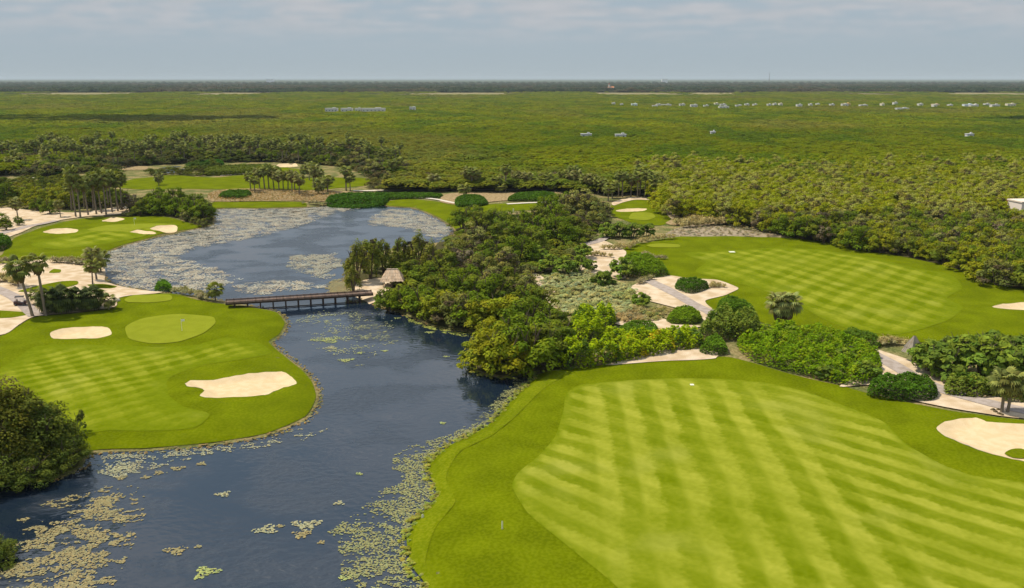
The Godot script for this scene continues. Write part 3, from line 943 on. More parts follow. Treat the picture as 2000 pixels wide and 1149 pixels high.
	# open flats this side of the dark belt of woodland
	var flats := Shape.new()
	flats.flat(Vector3(-2600, -0.3, -2410), Vector3(-2600, -0.3, -2980), Vector3(2600, -0.3, -2980), Vector3(2600, -0.3, -2410), Color.WHITE)
	var flat_mat := plan_mat("dry_flats", 120.0, noise_tex(0.02, 4, lin(0.16, 0.15, 0.07), lin(0.27, 0.23, 0.12), 71), null, 1.0)
	tag(top("dry_flats", flats.mesh(flat_mat)), "", "", "", "structure")


# fair-weather clouds over the plain, higher than the picture shows
func clouds() -> void:
	var vapour := paint("cloud_vapour", lin(0.85, 0.86, 0.88), 1.0, 0.0)
	for c in [[-740.0, 520.0, -1085.0, 210.0, 70.0], [345.0, 520.0, -1075.0, 110.0, 45.0]]:
		var s := Shape.new()
		var ball_mesh := SphereMesh.new()
		ball_mesh.radial_segments = 16
		ball_mesh.rings = 8
		ball_mesh.radius = 1.0
		ball_mesh.height = 2.0
		var arr := ball_mesh.get_mesh_arrays()
		var unit := Shape.new()
		unit.v = arr[Mesh.ARRAY_VERTEX]
		unit.n = arr[Mesh.ARRAY_NORMAL]
		unit.i = arr[Mesh.ARRAY_INDEX]
		for k in unit.v.size(): unit.c.append(Color.WHITE)
		for k in 42:
			var a := rng.randf() * TAU
			var d := sqrt(rng.randf())
			var r: float = c[4] * rng.randf_range(0.3, 0.62) * (1.15 - 0.6 * d)
			s.add(unit, Transform3D(Basis().scaled(Vector3(r * 1.3, r * 0.7, r)), Vector3(cos(a) * d * c[3], r * 0.35, sin(a) * d * c[4])))
		tag(top("cloud", s.mesh(vapour), Vector3(c[0], c[1], c[2])), "", "", "", "structure")


# low growth that fills the ground between trees
func undergrowth(area: PackedVector2Array, step: float, size: float, col: Color, second: Color, label: String) -> void:
	var leaf := tinted("leaf", 0.75, 0.12, 0.6)
	if not mats.has("low"): mats["low"] = [dome(2.2, 2.2, 9, 26, 0.3, Color(0.5, 0.5, 0.5)).mesh(leaf), dome(2.0, 2.6, 9, 26, 0.3, Color(0.5, 0.5, 0.5)).mesh(leaf)]
	var where := [[], []]
	var tints := [[], []]
	var box := bounds(area)
	var z := box.position.y
	while z < box.end.y:
		var x := box.position.x
		while x < box.end.x:
			var q := Vector2(x, z) + Vector2(rng.randf_range(-0.5, 0.5), rng.randf_range(-0.5, 0.5)) * step
			x += step
			if not Geometry2D.is_point_in_polygon(q, area) or shore_at(q.x, q.y) < 1.2: continue
			var k := rng.randi() % 2
			var s := size * rng.randf_range(0.6, 1.2)
			where[k].append(Transform3D(Basis(Vector3.UP, rng.randf() * TAU).scaled(Vector3(s, s * rng.randf_range(0.6, 1.1), s)), Vector3(q.x, H(q.x, q.y) - 0.2, q.y)))
			tints[k].append(vary(col.lerp(second, smoothstep(-0.2, 0.3, fine_noise.get_noise_2d(q.x * 1.5, q.y * 1.5))), 0.25, 0.12))
		z += step
	for k in 2: tag(mass("undergrowth", mats["low"][k], where[k], tints[k]), label, "undergrowth")


# ragged weed and sedge along the waterline
func shore_weeds() -> void:
	var m := tinted("dry_blade", 0.85, 0.1, 0.7)
	var kinds := [dome(0.5, 0.45, 5, 16, 0.13, Color(0.5, 0.5, 0.5)).mesh(m), dome(0.45, 0.6, 5, 16, 0.11, Color(0.5, 0.5, 0.5)).mesh(m)]
	var where := [[], []]
	var tints := [[], []]
	for k in lake.size():
		var a := lake[k]
		var e := lake[(k + 1) % lake.size()]
		if a.y < -330.0 or absf(a.x) > 140.0 or a.y > -60.0: continue
		var n := Vector2(-(e - a).y, (e - a).x).normalized()
		var thick := 0.5 + 0.5 * fine_noise.get_noise_2d(a.x * 2.0, a.y * 2.0)
		for j in int(a.distance_to(e) * (2.0 + 5.0 * thick)) + 1:
			var q := a.lerp(e, rng.randf()) + n * rng.randf_range(-1.0, 1.0) * (0.3 + 0.45 * thick)
			var right := a.x > -22.0 and a.y > -140.0
			var green := 1.0 if right else 0.2
			var col := Color(0.85, 0.64, 0.32).lerp(Color(0.62, 0.7, 0.12), clampf(green + rng.randf_range(-0.35, 0.35), 0.0, 1.0))
			var i := rng.randi() % 2
			var s := rng.randf_range(0.4, 0.9) if right else rng.randf_range(0.2, 0.6)
			where[i].append(Transform3D(Basis(Vector3.UP, rng.randf() * TAU).scaled(Vector3(s, s * rng.randf_range(0.4, 1.0), s)), Vector3(q.x, maxf(H(q.x, q.y), WATER) - 0.08, q.y)))
			tints[i].append(vary(col, 0.25, 0.15))
	for i in 2: tag(mass("shore_weeds", kinds[i], where[i], tints[i]), "ragged fringe of weed and sedge along the lake shore", "shore weeds")


# the mangrove plain: crowns thick on the ground out to the haze
func far_country() -> void:
	var leaf := tinted("leaf", 0.75, 0.12, 0.6)
	var kinds := []
	for k in 4: kinds.append(dome(3.4, 4.4, 14, 32, 0.42, Color(0.5, 0.5, 0.5)).mesh(leaf))
	var wide := []
	for k in 3: wide.append(dome(7.2, 5.0, 20, 24, 0.95, Color(0.5, 0.5, 0.5)).mesh(leaf))
	var belt := []
	for k in 3: belt.append(dome(16.0, 12.0, 22, 20, 2.4, Color(0.5, 0.5, 0.5)).mesh(leaf))
	var course := poly([-365.5, -550.7, -241.2, -419, -218.8, -639.1, -141.4, -619.2, -86.6, -583, -47.8, -442.7, -54.5, -362.6, 20.9, -360.9, 57.9, -344.9, 55.5, -298.2, 81.8, -249.5, 112.4, -189.4, 145.1, -173.7, 78.2, -76.2, -92.9, -76.2, -227.4, -202.4, -146.4, -214, -365.5, -550.7])
	var where := [[], [], [], []]
	var tints := [[], [], [], []]
	# row upon row, each a little deeper than the last
	var z := -170.0
	while z > -800.0:
		var half := 0.74 * -z + 90.0
		var step := 3.4 if z > -480.0 else 4.0
		var x := -half
		while x < half:
			var q := Vector2(x + rng.randf_range(-1.7, 1.7), z + rng.randf_range(-1.7, 1.7))
			x += step
			if Geometry2D.is_point_in_polygon(q, course): continue
			if q.y > -352.0 and q.x > 20.0: continue
			if in_clearing(q) or in_channel(q): continue
			var k := rng.randi() % 4
			var s := rng.randf_range(0.75, 1.2 if q.y < -480.0 else 1.7) * (1.0 + 0.25 * fine_noise.get_noise_2d(q.x * 0.5, q.y * 0.5))
			where[k].append(Transform3D(Basis(Vector3.UP, rng.randf() * TAU).scaled(Vector3(s * 1.1, s * rng.randf_range(0.6, 0.8), s * 1.1)), Vector3(q.x, H(q.x, q.y) + 0.2, q.y)))
			tints[k].append(plain_tone(q))
		z -= step * 0.9
	for k in 4: tag(mass("mangrove_scrub", kinds[k], where[k], tints[k]), "low olive green mangrove scrub covering the plain beyond the golf course", "mangrove scrub")
	where = [[], [], []]
	tints = [[], [], []]
	while z > -2950.0:
		var half := 0.72 * -z + 120.0
		var step := 8.0 + (-z - 800.0) * 0.0035
		var x := -half
		while x < half:
			var q := Vector2(x + rng.randf_range(-4, 4), z + rng.randf_range(-5, 5))
			x += step
			if in_clearing(q) or in_channel(q): continue
			if q.y < -2420.0 and fine_noise.get_noise_2d(q.x * 0.06, 300.0 + q.y * 0.01) > rng.randf_range(-0.25, 0.2): continue
			var k := rng.randi() % 3
			var s := rng.randf_range(0.8, 1.2)
			where[k].append(Transform3D(Basis(Vector3.UP, rng.randf() * TAU).scaled(Vector3(s * 1.12, s * rng.randf_range(0.6, 0.8), s * 1.12)), Vector3(q.x, 0.2, q.y)))
			tints[k].append(plain_tone(q))
		z -= step * 0.95
	for k in 3: tag(mass("mangrove_plain", wide[k], where[k], tints[k]), "distant mangrove plain running towards the dark tree belt", "mangrove plain")
	where = [[], [], []]
	tints = [[], [], []]
	while z > -9500.0:
		var half := 0.72 * -z
		var step := 24.0 + (-z - 2950.0) * 0.008
		var x := -half
		while x < half:
			var q := Vector2(x + rng.randf_range(-12, 12), z + rng.randf_range(-16, 16))
			x += step
			var k := rng.randi() % 3
			var s := rng.randf_range(0.8, 1.3)
			var mix := fine_noise.get_noise_2d(q.x * 0.02, q.y * 0.03)
			where[k].append(Transform3D(Basis(Vector3.UP, rng.randf() * TAU).scaled(Vector3(s, s * rng.randf_range(0.7, 1.15), s)), Vector3(q.x, -1.5, q.y)))
			tints[k].append(vary(Color(0.1, 0.15, 0.06).lerp(Color(0.22, 0.19, 0.11), smoothstep(-0.1, 0.4, mix)), 0.3, 0.1))
		z -= step * 1.1
	for k in 3: tag(mass("distant_woodland", belt[k], where[k], tints[k]), "dark belt of woodland below the hazy horizon", "woodland")


# narrow creeks and gaps that part the scrub
func in_channel(q: Vector2) -> bool:
	return q.y < -480.0 and absf(fine_noise.get_noise_2d(q.x * 0.07 + 40.0, q.y * 0.11)) < 0.014 and fine_noise.get_noise_2d(q.x * 0.05 + 900.0, q.y * 0.05) > 0.05


func plain_tone(q: Vector2) -> Color:
	var a := fine_noise.get_noise_2d(q.x * 0.25, q.y * 0.12)
	var b := fine_noise.get_noise_2d(q.x * 0.06 + 500.0, q.y * 0.03)
	var c := Color(0.395, 0.46, 0.002).lerp(Color(0.24, 0.36, 0.006), smoothstep(-0.12, 0.4, a)).lerp(Color(0.42, 0.4, 0.06), smoothstep(0.1, 0.5, b) * 0.7)
	if q.y > -420.0: c = c.lerp(Color(0.38, 0.38, 0.05), 0.4)
	return vary(c, 0.17, 0.08)


# open ground round the far houses
func in_clearing(q: Vector2) -> bool:
	for r in clearings:
		if absf(q.x - r[0]) < r[2] and q.y > r[1] - 9.0 and q.y < r[1] + r[3]: return true
	return false


var clearings: Array = []


# ---------------------------------------------------------------- trees one can tell apart

func tree_kinds() -> void:
	if mats.has("trees"): return
	var olive := Color(0.25, 0.265, 0.014)
	var green := Color(0.17, 0.235, 0.014)
	var dull := Color(0.26, 0.265, 0.07)
	var deep := Color(0.145, 0.2, 0.018)
	mats["trees"] = true
	models = {
		"olive": [tree_model(6.0, 3.3, olive, 34, 80, 0.25), tree_model(6.0, 3.1, olive, 32, 80, 0.25, 0.05), tree_model(5.5, 3.5, Color(0.225, 0.25, 0.018), 36, 76, 0.25)],
		"green": [tree_model(6.0, 3.2, green, 34, 80, 0.24), tree_model(6.0, 3.4, Color(0.13, 0.185, 0.012), 36, 76, 0.24)],
		"dull": [tree_model(6.0, 3.2, dull, 32, 76, 0.24, 0.2), tree_model(5.6, 3.4, Color(0.2, 0.215, 0.05), 32, 76, 0.24, 0.25)],
		"deep": [tree_model(6.0, 3.3, deep, 34, 80, 0.25), tree_model(6.2, 3.1, Color(0.165, 0.2, 0.022), 32, 80, 0.25, 0.06)],
		"upright": [tree_model(8.0, 2.3, Color(0.22, 0.23, 0.035), 40, 60, 0.22, 0.05, 0.05, 1.2), tree_model(8.0, 2.0, Color(0.19, 0.215, 0.03), 38, 60, 0.22, 0.03, 0.05, 1.4)],
		"bare": [tree_model(6.0, 3.0, Color(0.2, 0.16, 0.1), 22, 60, 0.24, 0.6)],
		"glossy": [tree_model(4.5, 2.4, Color(0.19, 0.26, 0.03), 30, 40, 0.36), tree_model(4.2, 2.5, Color(0.15, 0.215, 0.03), 30, 40, 0.36)],
	}


var models := {}


func grow(kind: String, called: String, label: String, category: String, group: String, x: float, z: float, tall: float, widen := 1.0) -> Node3D:
	tree_kinds()
	var set: Array = models[kind]
	var m: Node3D = set[rng.randi() % set.size()]
	var s := tall / (8.0 if kind == "upright" else 4.4 if kind == "glossy" else 6.0)
	return plant(m, called, label, category, group, x, z, Vector3(s * widen, s, s * widen), rng.randf() * TAU)


# the forest along the upper fairway
func right_forest() -> void:
	var area := round_poly([53.4, -323.3, 52.5, -289.3, 68.7, -280.8, 80.9, -251.1, 88, -245.4, 95.6, -232.6, 102.6, -223.6, 105.8, -211, 107.5, -199.1, 109, -191.4, 117.7, -187, 135.9, -175.4, 161.6, -191.9, 371.6, -455.5, 74.6, -455.5], 4.0)
	var box := bounds(area)
	var spots := []
	var z := box.end.y
	while z > box.position.y:
		var x := box.position.x
		while x < box.end.x:
			var q := Vector2(x + rng.randf_range(-1.6, 1.6), z + rng.randf_range(-1.6, 1.6))
			x += 5.2
			if not Geometry2D.is_point_in_polygon(q, area): continue
			if absf(q.x) > 0.6 * -q.y + 6.0: continue
			if q.y < -345.0 and rng.randf() > remap(q.y, -345.0, -480.0, 0.75, 0.1): continue
			if q.x > 152.0 and q.y < -278.0 and q.y > -294.0: continue
			spots.append(q)
		z -= 4.4
	spots.sort_custom(func(a, b): return a.y > b.y)
	var rest := [[], []]
	var tone := [[], []]
	tree_kinds()
	for k in spots.size():
		var q: Vector2 = spots[k]
		var rim := edge_distance(area, q) < 7.0
		var tall := rng.randf_range(5.2, 7.4) if rim else rng.randf_range(4.6, 6.8)
		var kind: String = ["olive", "olive", "green", "dull", "olive", "deep", "olive", "dull", "green"][rng.randi() % 9]
		if q.y < -250.0 and rng.randf() < 0.25: kind = "dull"
		if rng.randf() < 0.04: kind = "bare"
		if k < 205:
			var label := "olive mangrove tree in the dense forest behind the upper fairway"
			var group := "mangrove trees deep in the forest"
			if rim and q.x > 85.0:
				label = "mangrove tree at the forest edge along the striped upper fairway"
				group = "mangrove trees edging the upper fairway"
			elif q.x < 85.0:
				label = "mangrove tree standing behind the reeds and the dry marsh"
				group = "mangrove trees behind the marsh"
			grow(kind, "mangrove_tree", label, "mangrove tree", group, q.x, q.y, tall, rng.randf_range(0.95, 1.2))
		else:
			var s := tall / 6.0
			rest[k % 2].append(Transform3D(Basis(Vector3.UP, rng.randf() * TAU).scaled(Vector3(s * 1.1, s, s * 1.1)), Vector3(q.x, 0.5, q.y)))
			tone[k % 2].append(plain_tone(q) * 6.0)
	for k in 2:
		var m: Mesh = (models["dull" if k else "olive"][0].get_node("crown") as MeshInstance3D).mesh
		var tn := []
		for c in tone[k]: tn.append(Color(clampf(c.r * 0.9, 0.7, 1.2), clampf(c.g * 0.9, 0.75, 1.2), 0.9))
		tag(mass("mangrove_forest", m, rest[k], tn), "far part of the mangrove forest merging into the plain", "mangrove forest")


func peninsula_trees() -> void:
	var g := "trees in the peninsula thicket"
	var list := [
		[-34.9, -195.4, 9.0, "upright", "tall feathery tree at the lakeward tip of the peninsula"], [-34.7, -188.5, 5.5, "upright", "low feathery bush where the bridge landing meets the lake"],
		[-32.6, -199.7, 9.5, "upright", "feathery tree standing directly behind the thatched hut, lake side"], [-30.4, -205.7, 8.6, "upright", "feathery tree rising behind the ridge of the thatched hut"], [-26.6, -209.2, 8.6, "upright", "feathery tree behind the hut on its inland side"], [-22.8, -209.2, 9.0, "upright", "tallest feathery tree against the far lake, inland of the hut"], [-19.2, -205.2, 7.5, "upright", ""], [-35.4, -208, 7.5, "upright", ""], [-33.3, -212.8, 7.5, "upright", ""],
		[-23.1, -197, 5.5, "deep", "dark tree leaning beside the thatched hut"], [-19.2, -192.9, 6.0, "deep", ""],
		[-11.6, -202.4, 7.4, "bare", "grey-brown half bare tree amid the green peninsula thicket"], [-15.6, -199.7, 7.0, "deep", ""], [-7, -198.1, 6.5, "dull", ""], [-4.8, -212.8, 7.2, "deep", ""], [-12.9, -219, 7.0, "dull", ""], [-1.8, -201.3, 6.5, "dull", ""], [1.5, -214, 7.5, "green", ""], [5.3, -227, 7.2, "deep", ""], [-9.6, -234, 7.4, "dull", ""], [-4.2, -237.7, 7.2, "deep", ""], [1.1, -240, 7.2, "deep", ""], [7.8, -243.1, 8.0, "green", ""], [13, -240, 8.0, "green", ""], [17.8, -249.5, 7.2, "deep", ""], [22.1, -267, 6.6, "dull", ""],
		[-15.1, -267, 7.4, "deep", "dark tree at the water's edge where the upper lake narrows"], [-12.2, -278.7, 6.5, "deep", ""], [-9.4, -259.7, 7.2, "deep", ""], [-5.9, -267, 7.4, "deep", ""], [-1.5, -261.5, 7.4, "deep", ""], [3.1, -267, 6.6, "green", ""], [8.2, -270.8, 7.0, "deep", ""], [13.7, -276.7, 7.6, "green", ""], [18.4, -287.1, 8.6, "dull", ""], [22.6, -293.7, 8.4, "dull", ""], [25.4, -287.1, 7.6, "dull", ""], [26.6, -270.8, 6.0, "dull", ""], [12.2, -300.6, 7.0, "green", ""], [18.2, -312.8, 7.0, "green", ""], [30.6, -292.6, 5.5, "dull", ""], [26.5, -304.1, 6.5, "dull", ""],
		[-25.2, -174.2, 4.8, "deep", "rounded green tree on the bank beside the bridge landing"], [-21.9, -172.9, 5.2, "green", "bushy tree overhanging the water second along from the bridge"], [-17.4, -168.9, 6.0, "green", ""], [-14, -165.1, 6.4, "olive", ""], [-10.5, -162.1, 6.6, "dull", "greyish tree with twiggy crown over the water lilies at the bank"], [-7.2, -160.7, 6.8, "green", ""], [-16.4, -178, 5.6, "deep", ""], [-12.1, -177.1, 6.4, "green", ""], [-7.8, -174.6, 6.6, "deep", ""], [-3.6, -171.7, 6.8, "green", ""], [0, -174.6, 6.4, "dull", ""], [3.2, -169.7, 5.8, "deep", ""], [-4.9, -184.7, 5.4, "dull", ""], [-0.6, -188, 5.4, "deep", ""], [3.3, -186.1, 4.2, "dull", ""], [5.5, -166.6, 5.6, "deep", ""], [-14.1, -189.4, 5.2, "deep", ""], [-9.6, -190.9, 5.4, "green", ""], [-0.9, -156.8, 7.0, "olive", ""], [2.8, -153.5, 7.2, "green", ""], [6.5, -153.5, 6.2, "deep", ""], [-4.3, -158.6, 6.6, "olive", "olive tree on the bank above the patch of green lily pads"],
		[-4.3, -135.7, 6.2, "olive", "spreading olive tree whose low boughs overhang the dark lake corner"], [-1.2, -133.6, 7.2, "olive", "broad tree on the point above the lake corner"], [2, -135.2, 8.4, "green", "largest rounded tree on the point between lake and near fairway"], [5, -136.7, 7.0, "deep", "dark tree on the point beside the bright yellow-green shrubs"], [7.3, -142.8, 6.2, "deep", ""], [0, -142.8, 7.6, "green", ""], [3.7, -144.2, 7.2, "green", ""], [-3, -142.8, 6.4, "olive", ""], [8.2, -151.9, 5.0, "deep", ""],
	]
	undergrowth(poly([-22.3, -178, -26.6, -199.7, -30.3, -214, -20.7, -227, -15.3, -262.4, 0, -276.7, 18.4, -316.7, 34.5, -312.8, 29.5, -280.8, 21.9, -249.5, 16.4, -223.6, 4.7, -199.7, 5.2, -173.7, 9.3, -155.2, 8.8, -138.6, 0.8, -133.1, -5.7, -133.1, -6.7, -142.8, -5.5, -153.5, -16.1, -162.1, -24.8, -172.9, -24.7, -180.2]), 2.8, 1.1, Color(0.3, 0.37, 0.03), Color(0.36, 0.36, 0.1), "tangled undergrowth of the peninsula thicket")
	var looks := {"deep": "dark green", "green": "mid-green", "dull": "greyish green", "olive": "olive", "upright": "feathery"}
	for r in list:
		var says: String = r[4]
		if says == "":
			says = "%s tree in the peninsula thicket, %s" % [looks[r[3]], place_on_peninsula(r[0], r[1])]
		grow(r[3], "broadleaf_tree", says, "tree", g, r[0], r[1], r[2] * 1.05, 1.08)
	for r in [[9.1, -205.2, 4.4, "glossy sea grape bush at the corner of the silvery shrub bed"], [12.2, -202.4, 4.6, "glossy sea grape bush beside the silvery shrub bed, middle of three"], [16, -205.2, 4.2, "glossy sea grape bush by the white sand strip"], [18.7, -208, 3.0, "small round bush alone on the white sand strip"], [25.7, -202.4, 5.0, "dark sea grape tree over the bright green mound by the cart path"], [20.3, -191.9, 4.2, "dark bush at the head of the silvery shrub bed"], [26.1, -173.7, 3.4, "dark round bush beside the dry grasses near the path fork"], [27.5, -253.7, 4.4, "dark broad-leaved bush behind the row of dry grass, first of four"], [30.6, -252.8, 5.0, "dark broad-leaved bush behind the row of dry grass, second of four"], [34.8, -252.8, 4.8, "dark broad-leaved bush behind the row of dry grass, third of four"], [39.7, -256.2, 4.4, "dark broad-leaved bush behind the row of dry grass, end one by the marsh"], [6.4, -217.1, 4.6, "sea grape bush backing the sandy clearing in the thicket"], [18.4, -223.6, 4.0, "sea grape bush behind the pale sand by the upper tee"]]:
		grow("glossy", "sea_grape_bush", r[3], "bush", "broad-leaved bushes round the garden", r[0], r[1], r[2], 1.15)


func left_trees() -> void:
	# close by the near lake corner: finer leaves, since they stand so near
	var a := tree_model(11.0, 5.6, Color(0.13, 0.14, 0.02), 95, 130, 0.2, 0.06, -0.06)
	plant(a, "mangrove_tree", "big dark mangrove tree overhanging the black water at the near lake corner", "mangrove tree", "", -60.7, -98.8, Vector3.ONE, 0.6)
	var b := tree_model(7.5, 4.0, Color(0.12, 0.155, 0.025), 70, 120, 0.18, 0.03, -0.06)
	plant(b, "mangrove_tree", "rounded mangrove tree with a stray twig, beside the near putting lawn", "mangrove tree", "", -56.3, -99.9, Vector3.ONE, 0.0)
	plant(b, "mangrove_tree", "low mangrove bush dipping into the water below the near lawn", "mangrove tree", "", -53.1, -98.8, Vector3(0.62, 0.55, 0.62), 2.0)
	plant(b, "mangrove_tree", "mangrove bush filling the water's edge under the big dark mangrove", "mangrove tree", "", -56, -94.6, Vector3(0.7, 0.5, 0.7), 4.0)
	plant(b, "mangrove_tree", "mangrove bush half cut off by the picture edge at the bank", "mangrove tree", "", -59.4, -93.3, Vector3(0.9, 0.7, 0.9), 1.0)
	plant(b, "mangrove_tree", "mangrove bush under the big dark mangrove on its landward side", "mangrove tree", "", -62.4, -102.6, Vector3(0.9, 0.75, 0.9), 5.0)
	plant(b, "mangrove_tree", "mangrove bush between the big and the rounded mangrove", "mangrove tree", "", -58.2, -99.6, Vector3(0.85, 0.7, 0.85), 2.6)
	plant(b, "mangrove_tree", "tip of a green bush reaching in over the lily pads", "mangrove tree", "", -51.3, -77.6, Vector3(0.72, 0.55, 0.72), 3.0)
	# the stray twig
	var tw := plant(tree_model(1.6, 0.9, Color(0.1, 0.12, 0.03), 9, 16, 0.15), "mangrove_sapling", "thin leafy twig standing clear of the mangrove over the lawn", "sapling", "", -56.8, -108.3, Vector3(1, 2.2, 1), 0.0)
	tw.rotation.z = -0.25
	# beside and behind the far green
	var g := "trees behind the far green"
	for r in [[-133.2, -307.8, 7.5, "bare", "greyish bare-crowned tree behind the far green beside the tall palms"], [-125.8, -298.2, 6.0, "deep", ""], [-122.3, -300.6, 7.5, "green", ""], [-117.1, -298.2, 8.0, "green", ""], [-111.1, -293.7, 7.5, "green", ""], [-105.3, -289.3, 7.6, "green", "rounded green tree above the lake end of the far green"], [-100.3, -287.1, 7.0, "deep", "dark green tree at the lake edge past the far green"], [-108.7, -304.1, 7.0, "green", ""], [-120.4, -316.7, 7.5, "green", ""], [-128.3, -320.6, 7.4, "green", ""], [-97.6, -276.7, 3.2, "dull", "dry reedy bush on the tip of the far green"], [-101.1, -279.7, 2.8, "dull", ""], [-105.9, -284.9, 3.6, "dull", ""], [-170.7, -312.8, 6.5, "olive", ""], [-170.2, -320.6, 7.0, "olive", ""], [-165.5, -320.6, 7.4, "olive", ""], [-158, -312.8, 7.0, "olive", ""], [-156.2, -320.6, 6.5, "green", ""], [-150.7, -316.7, 7.0, "deep", ""], [-147.2, -323.3, 6.5, "deep", ""], [-141.4, -320.6, 6.5, "deep", ""], [-165.4, -307.8, 5.0, "deep", ""], [-157.6, -300.6, 5.5, "deep", ""], [-189.5, -330.2, 7.5, "green", ""], [-187, -334.5, 7.0, "olive", ""], [-191.3, -323.3, 7.5, "green", ""], [-185.3, -340.4, 7.0, "olive", ""], [-175.4, -340.4, 7.0, "olive", ""], [-165.5, -340.4, 6.5, "green", ""], [-159, -343.4, 6.0, "olive", ""], [-204.8, -356, 7.0, "deep", ""], [-158.6, -271.8, 5.4, "green", "bright green bush beside the sandy track at the far green"], [-154.1, -267, 4.0, "deep", "dark bush at the foot of the sandy track"], [-154.9, -275.7, 3.2, "deep", "small round dark bush alone on the sandy track bend"]]:
		grow(r[3], "broadleaf_tree", r[4] if r[4] else "%s tree of the far green's grove, %s" % [{"deep": "dark green", "green": "mid-green", "olive": "olive", "dull": "dry", "bare": "bare"}[r[3]], "at the lake end" if r[0] > -116.0 else "just behind the tall palms" if r[0] > -150.0 else "beyond the sandy track" if r[1] > -330.0 else "furthest from the green"], "tree", g, r[0], r[1], r[2])
	undergrowth(poly([-200.3, -307.8, -176.4, -316.7, -164.5, -307.8, -140.2, -318, -142.6, -330.2, -155.1, -352.7, -236.9, -366]), 3.2, 1.2, Color(0.24, 0.26, 0.02), Color(0.14, 0.18, 0.02), "bushy growth between the palms behind the far green")
	undergrowth(poly([-131, -298.2, -117.1, -295.9, -95.7, -280.8, -105.4, -310.3, -118.2, -328.8, -138.4, -331.6]), 3.0, 1.2, Color(0.15, 0.2, 0.02), Color(0.12, 0.16, 0.02), "bushy growth under the trees by the far green")
	undergrowth(poly([-234.9, -384.1, -218.8, -403.9, -178.7, -408.1, -167.9, -380.3, -222.1, -362.6]), 3.6, 1.2, Color(0.24, 0.26, 0.02), Color(0.16, 0.2, 0.02), "bushy growth below the palm grove")
	undergrowth(poly([-59, -371.3, 39.3, -367.7, 45.8, -419, -25.3, -440.2, -67.5, -419]), 3.4, 1.2, Color(0.24, 0.22, 0.1), Color(0.22, 0.24, 0.04), "twiggy undergrowth behind the white sand path")
	undergrowth(poly([-197.8, -419, -207, -450.3, -197.6, -447.7, -185.3, -419]), 3.2, 1.5, Color(0.16, 0.21, 0.02), Color(0.2, 0.2, 0.05), "bushes beside the distant sand strip")
	undergrowth(poly([-173.4, -421.3, -180.4, -445.2, -172.2, -435.3, -148.6, -430.5, -145.5, -421.3]), 3.2, 1.2, Color(0.2, 0.24, 0.02), Color(0.2, 0.2, 0.05), "bushes round the distant pond")
	undergrowth(poly([-162.2, -445.2, -172.1, -477.5, -161.8, -486.4, -151.8, -455.5]), 3.2, 1.3, Color(0.16, 0.21, 0.02), Color(0.1, 0.2, 0.02), "bushes past the distant pond")
	# thicket behind the white path
	for k in 34:
		var px := Vector2(-55.5, -369.5).lerp(Vector2(38.1, -366), (k + rng.randf()) / 34.0)
		var q := px + Vector2(0, rng.randf_range(-24, -5))
		grow("bare" if fine_noise.get_noise_2d(q.x * 0.8, 3.0) > 0.05 else "dull", "thicket_tree", "twiggy grey-green tree in the thicket behind the white sand path", "tree", "thicket behind the white path", q.x, q.y, rng.randf_range(4.5, 6.6))


